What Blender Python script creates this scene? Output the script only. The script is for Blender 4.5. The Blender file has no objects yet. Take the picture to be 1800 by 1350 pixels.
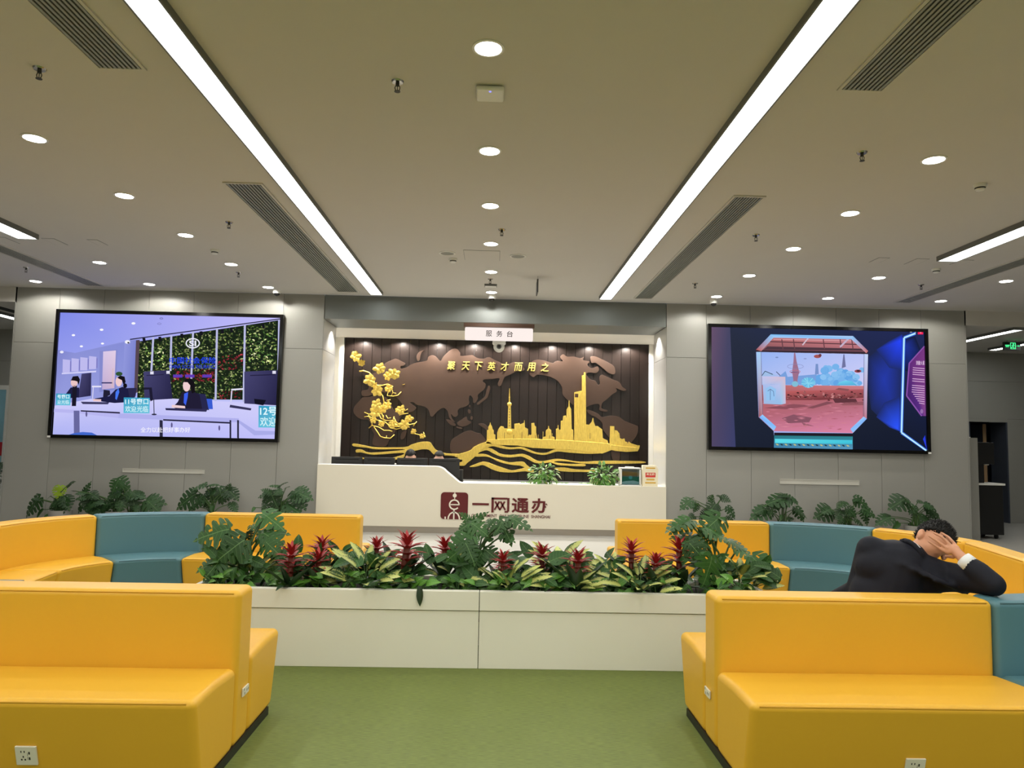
import bpy, bmesh, math, random
from mathutils import Vector, Matrix, Quaternion

# ------------------------------------------------------------------ camera, world, exposure
SC = bpy.context.scene
COL = SC.collection
EXPO = 0.22
FPX = 1280.0            # focal length in pixels of the 1800 x 1350 frame
CAM_H = 1.5
_d = Vector(((867.5 - 900) / FPX, (776 - 675) / FPX, 1.0)).normalized()
_v = Vector((-0.0206, 1, 0)); _k = Vector((0, 0, 1))
_dn = (_v - _k * (_v.dot(_d) / _k.dot(_d))).normalized()
_r = _dn.cross(_d)
CAMROWS = Matrix((_r, _d, -_dn))           # world = CAMROWS @ camera (x right, y down, z forward)
cam_data = bpy.data.cameras.new('camera')
cam_data.sensor_width = 36.0
cam_data.lens = FPX * 36.0 / 1800.0
cam_data.clip_start = 0.05
cam_data.clip_end = 200
cam = bpy.data.objects.new('camera', cam_data)
COL.objects.link(cam)
_cr = CAMROWS @ Vector((1, 0, 0)); _cu = CAMROWS @ Vector((0, -1, 0)); _cb = CAMROWS @ Vector((0, 0, -1))
cam.matrix_world = Matrix(((_cr.x, _cu.x, _cb.x, 0), (_cr.y, _cu.y, _cb.y, 0), (_cr.z, _cu.z, _cb.z, CAM_H), (0, 0, 0, 1)))
SC.camera = cam

world = bpy.data.worlds.new('world'); SC.world = world
world.use_nodes = True
world.node_tree.nodes['Background'].inputs[0].default_value = (0.75, 0.8, 0.85, 1)
world.node_tree.nodes['Background'].inputs[1].default_value = 0.3

SC.view_settings.view_transform = 'Standard'
SC.view_settings.look = 'None'
SC.view_settings.exposure = EXPO
SC.view_settings.gamma = 1.0
SC.view_settings.use_curve_mapping = False

STRIP_L = 9.5          # radiance of the linear luminaires
SPOT_W = 46.0           # power of an ordinary downlight
NICHE_W = 80.0          # power of the accent lights in the niche

# ------------------------------------------------------------------ helpers
def ray(px, py):
    return CAMROWS @ Vector(((px - 900) / FPX, (py - 675) / FPX, 1.0))
def at(px, py, Y):
    w = ray(px, py); p = w * (Y / w.y); p.z += CAM_H
    return p
def atz(px, py, Z):
    w = ray(px, py); p = w * ((Z - CAM_H) / w.z); p.z += CAM_H
    return p
def lin(c):
    return tuple((x / 255 / 12.92) if x / 255 <= 0.04045 else ((x / 255 + 0.055) / 1.055) ** 2.4 for x in c)

def wloc(o):
    p = Vector((0, 0, 0))
    while o is not None:
        p = p + o.location; o = o.parent
    return p

class MB:
    def __init__(self):
        self.v = []; self.f = []
    def add(self, vs, fs):
        b = len(self.v)
        self.v += [tuple(p) for p in vs]
        self.f += [tuple(i + b for i in q) for q in fs]
        return self
    def box(self, x0, x1, y0, y1, z0, z1):
        return self.add([(x0, y0, z0), (x1, y0, z0), (x1, y1, z0), (x0, y1, z0), (x0, y0, z1), (x1, y0, z1), (x1, y1, z1), (x0, y1, z1)],
                        [(0, 3, 2, 1), (4, 5, 6, 7), (0, 1, 5, 4), (1, 2, 6, 5), (2, 3, 7, 6), (3, 0, 4, 7)])
    def prism(self, poly, y0, y1):
        """outline of (x, z) points extruded from y0 (front) to y1"""
        a = sum(poly[i][0] * poly[(i + 1) % len(poly)][1] - poly[(i + 1) % len(poly)][0] * poly[i][1] for i in range(len(poly)))
        if a < 0: poly = poly[::-1]
        n = len(poly)
        vs = [(x, y0, z) for x, z in poly] + [(x, y1, z) for x, z in poly]
        fs = [tuple(range(n)), tuple(range(2 * n - 1, n - 1, -1))]
        fs += [(i, i + n, (i + 1) % n + n, (i + 1) % n) for i in range(n)]
        return self.add(vs, fs)
    def prismz(self, poly, z0, z1):
        a = sum(poly[i][0] * poly[(i + 1) % len(poly)][1] - poly[(i + 1) % len(poly)][0] * poly[i][1] for i in range(len(poly)))
        if a < 0: poly = poly[::-1]
        n = len(poly)
        vs = [(x, y, z0) for x, y in poly] + [(x, y, z1) for x, y in poly]
        fs = [tuple(range(n - 1, -1, -1)), tuple(range(n, 2 * n))]
        fs += [(i, (i + 1) % n, (i + 1) % n + n, i + n) for i in range(n)]
        return self.add(vs, fs)
    def lathe(self, prof, c=(0, 0, 0), n=20, axis='z'):
        """closed profile of (radius, height) turned about an axis"""
        vs = []; fs = []; m = len(prof)
        for i in range(n):
            a = 2 * math.pi * i / n
            for r, h in prof:
                p = (r * math.cos(a), r * math.sin(a), h)
                if axis == 'y': p = (p[0], p[2], p[1])
                if axis == 'x': p = (p[2], p[0], p[1])
                vs.append((p[0] + c[0], p[1] + c[1], p[2] + c[2]))
        for i in range(n):
            j = (i + 1) % n
            for k in range(m - 1):
                fs.append((i * m + k, j * m + k, j * m + k + 1, i * m + k + 1))
        return self.add(vs, fs)
    def tube(self, path, rad, n=6):
        path = [Vector(p) for p in path]
        rads = rad if isinstance(rad, (list, tuple)) else [rad] * len(path)
        vs = []; fs = []
        up = None
        for i, p in enumerate(path):
            t = (path[min(i + 1, len(path) - 1)] - path[max(i - 1, 0)]).normalized()
            if up is None:
                up = Vector((0, 0, 1)) if abs(t.z) < 0.9 else Vector((1, 0, 0))
            s = t.cross(up).normalized(); up = s.cross(t).normalized()
            for k in range(n):
                a = 2 * math.pi * k / n
                vs.append(p + (s * math.cos(a) + up * math.sin(a)) * rads[i])
        for i in range(len(path) - 1):
            for k in range(n):
                l = (k + 1) % n
                fs.append((i * n + k, i * n + l, (i + 1) * n + l, (i + 1) * n + k))
        fs.append(tuple(range(n - 1, -1, -1))); b = (len(path) - 1) * n
        fs.append(tuple(b + k for k in range(n)))
        return self.add(vs, fs)
    def ball(self, c, r, seg=12, rings=8, rot=None):
        r = (r, r, r) if not isinstance(r, (tuple, list)) else r
        vs = []; fs = []; c = Vector(c)
        for i in range(1, rings):
            t = math.pi * i / rings
            for k in range(seg):
                a = 2 * math.pi * k / seg
                p = Vector((r[0] * math.sin(t) * math.cos(a), r[1] * math.sin(t) * math.sin(a), r[2] * math.cos(t)))
                if rot is not None: p = rot @ p
                vs.append(c + p)
        top = Vector((0, 0, r[2])); bot = Vector((0, 0, -r[2]))
        if rot is not None: top = rot @ top; bot = rot @ bot
        vs += [c + top, c + bot]; T = len(vs) - 2; B = T + 1
        for i in range(rings - 2):
            for k in range(seg):
                l = (k + 1) % seg
                fs.append((i * seg + k, (i + 1) * seg + k, (i + 1) * seg + l, i * seg + l))
        for k in range(seg):
            l = (k + 1) % seg
            fs.append((T, k, l)); e = (rings - 2) * seg
            fs.append((B, e + l, e + k))
        return self.add(vs, fs)
    def build(self, name, m, parent=None, smooth=False, bevel=0, seg=2, sharp=None):
        off = wloc(parent) if parent is not None else Vector((0, 0, 0))
        me = bpy.data.meshes.new(name)
        me.from_pydata([(x - off.x, y - off.y, z - off.z) for x, y, z in self.v], [], self.f)
        me.update()
        me.materials.append(MATS[m] if isinstance(m, str) else m)
        o = bpy.data.objects.new(name, me); COL.objects.link(o)
        if parent is not None: o.parent = parent
        if smooth or bevel:
            me.polygons.foreach_set('use_smooth', [True] * len(me.polygons))
            if sharp is not None: me.set_sharp_from_angle(angle=math.radians(sharp))
        if bevel:
            b = o.modifiers.new('bevel', 'BEVEL'); b.width = bevel; b.segments = seg; b.limit_method = 'ANGLE'
            b.angle_limit = math.radians(35); b.harden_normals = True
        return o

def box(name, m, x0, x1, y0, y1, z0, z1, parent=None, bevel=0, seg=2):
    return MB().box(x0, x1, y0, y1, z0, z1).build(name, m, parent, bevel=bevel, seg=seg)
def thing(name, label, cat, loc=(0, 0, 0), group=None):
    o = bpy.data.objects.new(name, None); COL.objects.link(o)
    o.location = loc; o.empty_display_size = 0.1
    return tag(o, label, cat, group)
def tag(o, label, cat, group=None):
    o['label'] = label; o['category'] = cat
    if group: o['group'] = group
    return o
def struct(o, label=None, cat=None):
    o['kind'] = 'structure'
    if label: o['label'] = label
    if cat: o['category'] = cat
    return o
def shell(name, label, cat, loc=(0, 0, 0)):
    o = thing(name, label, cat, loc); o['kind'] = 'structure'
    return o
def inst(src, parent, M=None, loc=None):
    c = src.copy(); COL.objects.link(c); c.parent = parent
    if M is not None: c.matrix_local = M
    if loc is not None: c.location = loc
    return c
def dup(root, loc, label=None, rz=None):
    r = root.copy(); COL.objects.link(r); r.location = loc
    if rz is not None: r.rotation_euler = (0, 0, rz)
    if label: r['label'] = label
    for ch in root.children:
        c = ch.copy(); COL.objects.link(c); c.parent = r
        for g in ch.children:
            d = g.copy(); COL.objects.link(d); d.parent = c
    return r

ORD = ['first', 'second', 'third', 'fourth', 'fifth', 'sixth', 'seventh', 'eighth', 'ninth', 'tenth', 'eleventh', 'twelfth', 'thirteenth', 'fourteenth', 'fifteenth', 'sixteenth']

_tc = {}
def textmesh(body, bold=0.0):
    """flat triangles of a line of lettering, as (verts2d, faces) with its bounding box"""
    key = (body, bold)
    if key in _tc: return _tc[key]
    c = bpy.data.curves.new('lettering', 'FONT'); c.body = body; c.offset = bold; c.resolution_u = 3
    o = bpy.data.objects.new('lettering', c); COL.objects.link(o)
    bpy.context.view_layer.update()
    me = bpy.data.meshes.new_from_object(o.evaluated_get(bpy.context.evaluated_depsgraph_get()))
    vs = [(v.co.x, v.co.y) for v in me.vertices]; fs = [tuple(p.vertices) for p in me.polygons]
    bpy.data.objects.remove(o); bpy.data.curves.remove(c); bpy.data.meshes.remove(me)
    xs = [v[0] for v in vs]; ys = [v[1] for v in vs]
    _tc[key] = (vs, fs, (min(xs), max(xs), min(ys), max(ys)))
    return _tc[key]
def solid_text(body, x0, x1, z0, z1, y0, y1, bold=0.0, shear=0.0):
    """raised lettering: glyph outlines fitted to a box in the xz plane, from front y0 to back y1"""
    vs, fs, (a, b, c, d) = textmesh(body, bold)
    def m(p):
        u = (p[0] - a) / max(b - a, 1e-6); w = (p[1] - c) / max(d - c, 1e-6)
        return x0 + u * (x1 - x0) + shear * (w - 0.5) * (z1 - z0), z0 + w * (z1 - z0)
    mb = MB(); n = len(vs)
    pts = [m(p) for p in vs]
    cnt = {}
    for q in fs:
        for i in range(len(q)):
            e = (q[i], q[(i + 1) % len(q)])
            cnt[e] = cnt.get(e, 0) + 1
    allv = [(x, y0, z) for x, z in pts] + [(x, y1, z) for x, z in pts]
    faces = [q for q in fs] + [tuple(i + n for i in q[::-1]) for q in fs]
    for (i, j) in cnt:
        if (j, i) not in cnt: faces.append((i, i + n, j + n, j))
    mb.add(allv, faces)
    return mb

# ------------------------------------------------------------------ materials
MATS = {}
def mat(name, col, rough=0.5, metal=0.0, var=0.06, scale=6.0, bump=0.0, bscale=60.0, stretch=(1, 1, 1), coat=0.0, spec=0.5, rnd=0.0, trans=0.0):
    m = bpy.data.materials.new(name); m.use_nodes = True
    nt = m.node_tree; N = nt.nodes; L = nt.links
    p = N['Principled BSDF']
    c = lin(col)
    tc = N.new('ShaderNodeTexCoord'); mp = N.new('ShaderNodeMapping'); mp.inputs['Scale'].default_value = stretch
    L.new(tc.outputs['Object'], mp.inputs['Vector'])
    nz = N.new('ShaderNodeTexNoise'); nz.inputs['Scale'].default_value = scale; nz.inputs['Detail'].default_value = 3
    L.new(mp.outputs['Vector'], nz.inputs['Vector'])
    mx = N.new('ShaderNodeMix'); mx.data_type = 'RGBA'
    mx.inputs['A'].default_value = tuple(x * (1 - var) for x in c) + (1,)
    mx.inputs['B'].default_value = tuple(min(1, x * (1 + var)) for x in c) + (1,)
    L.new(nz.outputs['Fac'], mx.inputs['Factor'])
    out = mx.outputs['Result']
    if rnd:
        oi = N.new('ShaderNodeObjectInfo'); hs = N.new('ShaderNodeHueSaturation')
        mr = N.new('ShaderNodeMapRange'); mr.inputs['To Min'].default_value = 1 - rnd; mr.inputs['To Max'].default_value = 1 + rnd
        L.new(oi.outputs['Random'], mr.inputs['Value']); L.new(mr.outputs['Result'], hs.inputs['Value'])
        L.new(out, hs.inputs['Color']); out = hs.outputs['Color']
    L.new(out, p.inputs['Base Color'])
    p.inputs['Roughness'].default_value = rough; p.inputs['Metallic'].default_value = metal
    p.inputs['Coat Weight'].default_value = coat; p.inputs['Specular IOR Level'].default_value = spec
    if trans: p.inputs['Transmission Weight'].default_value = trans
    if bump:
        n2 = N.new('ShaderNodeTexNoise'); n2.inputs['Scale'].default_value = bscale; n2.inputs['Detail'].default_value = 4
        L.new(mp.outputs['Vector'], n2.inputs['Vector'])
        bp = N.new('ShaderNodeBump'); bp.inputs['Strength'].default_value = bump; bp.inputs['Distance'].default_value = 0.01
        L.new(n2.outputs['Fac'], bp.inputs['Height']); L.new(bp.outputs['Normal'], p.inputs['Normal'])
    MATS[name] = m
    return m
def emis(name, col, strength):
    m = bpy.data.materials.new(name); m.use_nodes = True
    nt = m.node_tree; N = nt.nodes; L = nt.links
    N.remove(N['Principled BSDF'])
    e = N.new('ShaderNodeEmission'); e.inputs['Strength'].default_value = strength
    tc = N.new('ShaderNodeTexCoord'); nz = N.new('ShaderNodeTexNoise'); nz.inputs['Scale'].default_value = 3
    L.new(tc.outputs['Object'], nz.inputs['Vector'])
    mx = N.new('ShaderNodeMix'); mx.data_type = 'RGBA'; c = lin(col)
    mx.inputs['A'].default_value = tuple(x * 0.98 for x in c) + (1,); mx.inputs['B'].default_value = c + (1,)
    L.new(nz.outputs['Fac'], mx.inputs['Factor']); L.new(mx.outputs['Result'], e.inputs['Color'])
    L.new(e.outputs[0], N['Material Output'].inputs['Surface'])
    MATS[name] = m
    return m

mat('ceiling_paint', (206, 202, 195), 0.9, var=0.015, scale=2)
mat('panel', (154, 153, 146), 0.42, var=0.02, scale=1.5, bump=0.02, bscale=300)
mat('panel_back', (96, 96, 92), 0.8)
mat('header_metal', (122, 126, 124), 0.5, 0.2, var=0.03, scale=2, stretch=(0.2, 1, 6))
mat('reveal_metal', (216, 216, 214), 0.3, 0.3, var=0.04, scale=3, stretch=(12, 12, 0.3))
mat('white_paint', (228, 226, 220), 0.6, var=0.015)
mat('desk_white', (228, 221, 202), 0.32, var=0.012, scale=2)
mat('white_plastic', (232, 231, 226), 0.4, var=0.02)
mat('planter_white', (234, 232, 217), 0.38, var=0.02, scale=3)
mat('steel', (168, 162, 152), 0.3, 0.8, var=0.06, scale=4, stretch=(0.3, 1, 14))
mat('chrome', (190, 188, 182), 0.22, 1.0, var=0.05)
mat('dark_metal', (60, 60, 60), 0.5, 0.4)
mat('luminaire_grey', (118, 119, 116), 0.5, 0.4, var=0.04)
mat('vent_dark', (28, 29, 28), 0.8)
mat('vent_slat', (150, 152, 146), 0.45, 0.2, var=0.05)
mat('black', (16, 16, 17), 0.45, var=0.15)
mat('black_gloss', (8, 8, 9), 0.15, var=0.1)
mat('plank', (33, 25, 22), 0.27, var=0.3, scale=5, stretch=(9, 1, 0.5), bump=0.08, bscale=18, rnd=0.14)
mat('bronze', (64, 45, 34), 0.5, 0.15, var=0.14, scale=5, bump=0.04, bscale=80)
mat('gold', (240, 200, 98), 0.36, 0.65, var=0.32, scale=16, bump=0.25, bscale=28, stretch=(3, 1, 0.7))
mat('gold_letter', (248, 222, 120), 0.32, 0.6, var=0.05)
mat('logo_red', (92, 10, 16), 0.4, var=0.06)
mat('logo_white', (232, 226, 210), 0.4, var=0.02)
mat('sign_brown', (74, 52, 40), 0.35, 0.3, var=0.1)
mat('ink', (38, 24, 24), 0.5)
mat('stone_floor', (170, 168, 162), 0.38, var=0.05, scale=5, stretch=(0.7, 3, 1), bump=0.01, bscale=40)
mat('yellow_leather', (229, 176, 50), 0.4, var=0.035, scale=2.5, bump=0.05, bscale=26, spec=0.4)
mat('yellow_piping', (214, 158, 34), 0.5, var=0.04)
mat('teal_leather', (84, 126, 136), 0.42, var=0.05, scale=2.5, bump=0.05, bscale=26, spec=0.45)
mat('teal_piping', (66, 104, 114), 0.5, var=0.04)
mat('soil', (34, 27, 20), 0.95, var=0.4, scale=40, bump=0.8, bscale=60)
mat('stem', (62, 92, 42), 0.5, var=0.15)
mat('stem_brown', (70, 60, 36), 0.6, var=0.2)
mat('leaf_monstera', (46, 84, 36), 0.42, var=0.25, scale=14, bump=0.1, bscale=30, rnd=0.35, spec=0.3)
mat('leaf_monstera_dark', (36, 64, 32), 0.45, var=0.25, scale=14, bump=0.1, bscale=30, rnd=0.35, spec=0.28)
mat('leaf_lime', (136, 164, 40), 0.4, var=0.15, scale=14)
mat('leaf_strap', (36, 62, 34), 0.4, var=0.2, scale=8, rnd=0.35)
mat('leaf_bright', (78, 128, 44), 0.36, var=0.22, scale=20, rnd=0.35)
mat('bract', (156, 34, 36), 0.45, var=0.2, scale=25, rnd=0.2)
mat('bract_base', (112, 48, 32), 0.5, var=0.2)
mat('pot_grey', (150, 148, 142), 0.6, var=0.05)
mat('pot_white', (220, 218, 210), 0.5, var=0.03)
mat('suit_navy', (19, 21, 33), 0.72, var=0.12, scale=120, bump=0.12, bscale=9, spec=0.3)
mat('shirt_white', (226, 228, 230), 0.7, var=0.03, bump=0.05)
mat('skin', (206, 148, 116), 0.5, var=0.06, scale=18, bump=0.03, bscale=120)
mat('skin_pale', (232, 186, 166), 0.5, var=0.04, scale=18)
mat('hair_black', (18, 16, 15), 0.6, var=0.3, scale=80, bump=0.5, bscale=150, spec=0.25)
mat('shoe', (20, 18, 17), 0.3, var=0.1)
mat('outlet', (226, 222, 204), 0.4, var=0.02)
mat('paper_cream', (236, 226, 196), 0.6, var=0.02)
mat('paper_red', (206, 48, 40), 0.6, var=0.04)
mat('paper_gold', (216, 170, 60), 0.5, var=0.05)
mat('green_card', (28, 120, 72), 0.5, var=0.05)
mat('teal_card', (100, 190, 190), 0.5, var=0.05)
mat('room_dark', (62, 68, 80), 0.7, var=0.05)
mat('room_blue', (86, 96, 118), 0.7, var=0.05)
mat('room_pale', (176, 204, 212), 0.7, var=0.04)
mat('slot_pale', (196, 194, 184), 0.5, var=0.03)
mat('nail', (40, 32, 28), 0.4, 0.5)
mat('wood_edge', (170, 138, 102), 0.5, var=0.12, scale=4, stretch=(6, 6, 0.5))
mat('red_sign', (180, 24, 40), 0.5, var=0.04)
mat('chair_grey', (52, 54, 58), 0.7, var=0.1)
mat('eye_dark', (20, 14, 12), 0.2)
emis('strip_light', (253, 255, 252), STRIP_L)
emis('down_light', (255, 254, 250), 30.0)
emis('sign_light', (255, 242, 236), 0.86)
emis('exit_green', (70, 235, 140), 1.6)
emis('led_blue', (120, 120, 255), 2.0)
emis('glass_glow', (150, 205, 220), 0.55)

def green_vinyl():
    m = mat('green_vinyl', (106, 119, 52), 0.62, var=0.1, scale=3)
    nt = m.node_tree; N = nt.nodes; L = nt.links; p = N['Principled BSDF']
    tc = N.new('ShaderNodeTexCoord'); mp = N.new('ShaderNodeMapping'); mp.inputs['Scale'].default_value = (22, 260, 1)
    L.new(tc.outputs['Object'], mp.inputs['Vector'])
    nz = N.new('ShaderNodeTexNoise'); nz.inputs['Scale'].default_value = 1.0; nz.inputs['Detail'].default_value = 3
    L.new(mp.outputs['Vector'], nz.inputs['Vector'])
    cr = N.new('ShaderNodeMix'); cr.data_type = 'RGBA'; cr.blend_type = 'MULTIPLY'; cr.inputs['Factor'].default_value = 1.0
    mr = N.new('ShaderNodeMapRange'); mr.inputs['From Min'].default_value = 0.25; mr.inputs['From Max'].default_value = 0.75
    mr.inputs['To Min'].default_value = 0.62; mr.inputs['To Max'].default_value = 1.3
    L.new(nz.outputs['Fac'], mr.inputs['Value'])
    old = p.inputs['Base Color'].links[0].from_socket
    L.new(old, cr.inputs['A']); L.new(mr.outputs['Result'], cr.inputs['B']); L.new(cr.outputs['Result'], p.inputs['Base Color'])
    bp = N.new('ShaderNodeBump'); bp.inputs['Strength'].default_value = 0.25; bp.inputs['Distance'].default_value = 0.004
    L.new(nz.outputs['Fac'], bp.inputs['Height']); L.new(bp.outputs['Normal'], p.inputs['Normal'])
green_vinyl()

def variegated():
    """cream centre with green margin and green flecks, from the leaf's own coordinates"""
    m = mat('leaf_variegated', (190, 196, 112), 0.4, var=0.12, scale=30, rnd=0.15)
    nt = m.node_tree; N = nt.nodes; L = nt.links; p = N['Principled BSDF']
    tc = N.new('ShaderNodeTexCoord'); sp = N.new('ShaderNodeSeparateXYZ'); L.new(tc.outputs['Object'], sp.inputs[0])
    ab = N.new('ShaderNodeMath'); ab.operation = 'ABSOLUTE'; L.new(sp.outputs['X'], ab.inputs[0])
    nz = N.new('ShaderNodeTexNoise'); nz.inputs['Scale'].default_value = 34; nz.inputs['Detail'].default_value = 4; L.new(tc.outputs['Object'], nz.inputs['Vector'])
    ml = N.new('ShaderNodeMath'); ml.operation = 'MULTIPLY_ADD'; ml.inputs[1].default_value = 3.2
    L.new(ab.outputs[0], ml.inputs[0]); L.new(nz.outputs['Fac'], ml.inputs[2])
    mr = N.new('ShaderNodeMapRange'); mr.inputs['From Min'].default_value = 0.72; mr.inputs['From Max'].default_value = 0.84
    L.new(ml.outputs[0], mr.inputs['Value'])
    mx = N.new('ShaderNodeMix'); mx.data_type = 'RGBA'; mx.inputs['B'].default_value = lin((44, 78, 36)) + (1,)
    old = p.inputs['Base Color'].links[0].from_socket
    L.new(old, mx.inputs['A']); L.new(mr.outputs['Result'], mx.inputs['Factor']); L.new(mx.outputs['Result'], p.inputs['Base Color'])
variegated()

def midrib(name, col, w):
    """paler midrib along the leaf's own axis"""
    nt = MATS[name].node_tree; N = nt.nodes; L = nt.links; p = N['Principled BSDF']
    tc = N.new('ShaderNodeTexCoord'); sp = N.new('ShaderNodeSeparateXYZ'); L.new(tc.outputs['Object'], sp.inputs[0])
    ab = N.new('ShaderNodeMath'); ab.operation = 'ABSOLUTE'; L.new(sp.outputs['X'], ab.inputs[0])
    mr = N.new('ShaderNodeMapRange'); mr.inputs['From Min'].default_value = w * 0.4; mr.inputs['From Max'].default_value = w
    mr.inputs['To Min'].default_value = 0.8; mr.inputs['To Max'].default_value = 0.0; L.new(ab.outputs[0], mr.inputs['Value'])
    # side veins running forward from the midrib
    md = N.new('ShaderNodeMath'); md.operation = 'MULTIPLY_ADD'; md.inputs[1].default_value = -0.45; L.new(ab.outputs[0], md.inputs[0]); L.new(sp.outputs['Y'], md.inputs[2])
    fr = N.new('ShaderNodeMath'); fr.operation = 'MULTIPLY'; fr.inputs[1].default_value = 44.0; L.new(md.outputs[0], fr.inputs[0])
    sn = N.new('ShaderNodeMath'); sn.operation = 'SINE'; L.new(fr.outputs[0], sn.inputs[0])
    m2 = N.new('ShaderNodeMapRange'); m2.inputs['From Min'].default_value = 0.86; m2.inputs['From Max'].default_value = 1.0; m2.inputs['To Max'].default_value = 0.35; L.new(sn.outputs[0], m2.inputs['Value'])
    mxm = N.new('ShaderNodeMath'); mxm.operation = 'MAXIMUM'; L.new(mr.outputs['Result'], mxm.inputs[0]); L.new(m2.outputs['Result'], mxm.inputs[1])
    mx = N.new('ShaderNodeMix'); mx.data_type = 'RGBA'; mx.inputs['B'].default_value = lin(col) + (1,)
    old = p.inputs['Base Color'].links[0].from_socket
    L.new(old, mx.inputs['A']); L.new(mxm.outputs[0], mx.inputs['Factor']); L.new(mx.outputs['Result'], p.inputs['Base Color'])
midrib('leaf_monstera', (104, 138, 82), 0.02); midrib('leaf_monstera_dark', (88, 118, 74), 0.02); midrib('leaf_bright', (140, 180, 90), 0.02)

def glassmat(name, tint, alpha):
    m = bpy.data.materials.new(name); m.use_nodes = True
    nt = m.node_tree; N = nt.nodes; L = nt.links
    N.remove(N['Principled BSDF'])
    g = N.new('ShaderNodeBsdfGlossy'); g.inputs['Roughness'].default_value = 0.03
    t = N.new('ShaderNodeBsdfTransparent')
    tc = N.new('ShaderNodeTexCoord'); nz = N.new('ShaderNodeTexNoise'); nz.inputs['Scale'].default_value = 2; L.new(tc.outputs['Object'], nz.inputs['Vector'])
    mc = N.new('ShaderNodeMix'); mc.data_type = 'RGBA'; c = lin(tint)
    mc.inputs['A'].default_value = tuple(x * 0.97 for x in c) + (1,); mc.inputs['B'].default_value = c + (1,)
    L.new(nz.outputs['Fac'], mc.inputs['Factor']); L.new(mc.outputs['Result'], t.inputs['Color'])
    mx = N.new('ShaderNodeMixShader'); mx.inputs[0].default_value = alpha
    L.new(t.outputs[0], mx.inputs[1]); L.new(g.outputs[0], mx.inputs[2]); L.new(mx.outputs[0], N['Material Output'].inputs['Surface'])
    MATS[name] = m
glassmat('glass', (214, 230, 232), 0.12)
# ------------------------------------------------------------------ the room shell
CZ = 3.87       # main ceiling
WY = 12.0       # face of the screen walls
HZ = 3.47       # underside of the header and ceiling of the niche
NY = 14.2       # face of the plank wall in the niche
struct(box('floor', 'stone_floor', -13, 13, -7, 18, -0.12, 0.0), 'pale grey stone floor of the hall around the seating', 'floor')
struct(box('floor_vinyl', 'green_vinyl', -5.4, 5.4, -6.5, 6.1, 0.0, 0.004), 'olive green woven vinyl floor under the benches and planter', 'floor')
struct(box('ceiling', 'ceiling_paint', -13, 13, -7, WY, CZ, CZ + 0.12), 'flat off-white painted ceiling with downlights and grilles', 'ceiling')
struct(box('ceiling_corridor_left', 'ceiling_paint', -13, -7.87, WY, 15.4, 3.62, CZ + 0.12), 'lower ceiling of the passage left of the screen wall', 'ceiling')
struct(box('ceiling_corridor_right', 'ceiling_paint', 7.92, 13, WY, 15.4, 3.62, CZ + 0.12), 'lower ceiling of the passage right of the screen wall', 'ceiling')
struct(box('ceiling_niche', 'white_paint', -3.3, 3.35, 12.97, 14.4, HZ, CZ + 0.12), 'white ceiling inside the reception niche', 'ceiling')
struct(box('wall_rear', 'white_paint', -13, 13, -7.2, -7, 0, CZ), 'plain wall at the rear of the hall', 'wall')
struct(box('wall_left', 'panel', -13.2, -13, -7, 15.4, 0, CZ), 'plain grey side wall at the far left', 'wall')
struct(box('wall_right', 'panel', 13, 13.2, -7, 15.4, 0, CZ), 'plain grey side wall at the far right', 'wall')

def panels(wall, xs, zs, y0, y1, gap=0.004):
    for i in range(len(xs) - 1):
        for j in range(len(zs) - 1):
            box('panel', 'panel', xs[i] + gap / 2, xs[i + 1] - gap / 2, y0, y1, zs[j] + gap / 2, zs[j + 1] - gap / 2, wall, bevel=0.002, seg=1)

for s, nm in ((-1, 'left'), (1, 'right')):
    w = shell('wall_back_' + nm, 'grey panelled wall carrying the big screen %s of the reception niche' % nm, 'wall', (s * 5.36, WY, 0))
    mb = MB()
    e = 7.87 if s < 0 else 7.92
    a = sorted((s * e, s * 2.87)); mb.box(a[0], a[1], WY + 0.02, 12.95, 0, CZ)
    a = sorted((s * e, s * 3.3)); mb.box(a[0], a[1], 12.95, 14.4, 0, CZ)
    mb.build('backing', 'panel_back', w)
    gx = [2.85, 3.52, 4.265, 4.99, 5.72, 6.45, 7.17, e + 0.0]
    panels(w, sorted(s * g for g in gx), [0, 2.96, CZ], WY, WY + 0.02)
    # side of the niche: bright brushed panels
    x0, x1 = sorted((s * 2.85, s * 2.87))
    for z0, z1 in ((0, 2.957), (2.963, HZ)):
        box('reveal_panel', 'reveal_metal', x0, x1, WY + 0.022, 12.95, z0, z1, w)
    x0, x1 = sorted((s * e, s * (e + 0.02)))
    box('end_panel', 'panel', x0, x1, WY, 14.4, 0, CZ, w)
    # recess beside the plank wall
    x0, x1 = sorted((s * 3.29, s * 3.31))
    box('recess_panel', 'white_paint', x0, x1, 12.95, 14.4, 0, HZ, w)
    d = shell('door_%d' % (1 if s < 0 else 2), 'narrow grey side door in the %s recess of the niche' % nm, 'door', (s * 3.27, 13.4, 0))
    x0, x1 = sorted((s * 3.25, s * 3.29))
    box('door_leaf', 'steel', x0, x1, 13.0, 13.8, 0.01, 2.1, d)
    box('door_handle', 'chrome', min(x0, x1) - (0.04 if s > 0 else -0.04), max(x0, x1) - (0.04 if s > 0 else -0.04), 13.68, 13.72, 1.0, 1.14, d)
h = shell('wall_header', 'brushed grey metal header spanning the top of the reception niche', 'wall', (0, WY, HZ))
box('fascia', 'header_metal', -2.845, 2.845, WY + 0.012, WY + 0.04, HZ, CZ, h)
box('soffit', 'header_metal', -2.845, 2.845, WY + 0.04, 12.97, HZ, HZ + 0.03, h)
box('core', 'panel_back', -2.845, 2.845, WY + 0.04, 12.97, HZ + 0.03, CZ, h)

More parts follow.
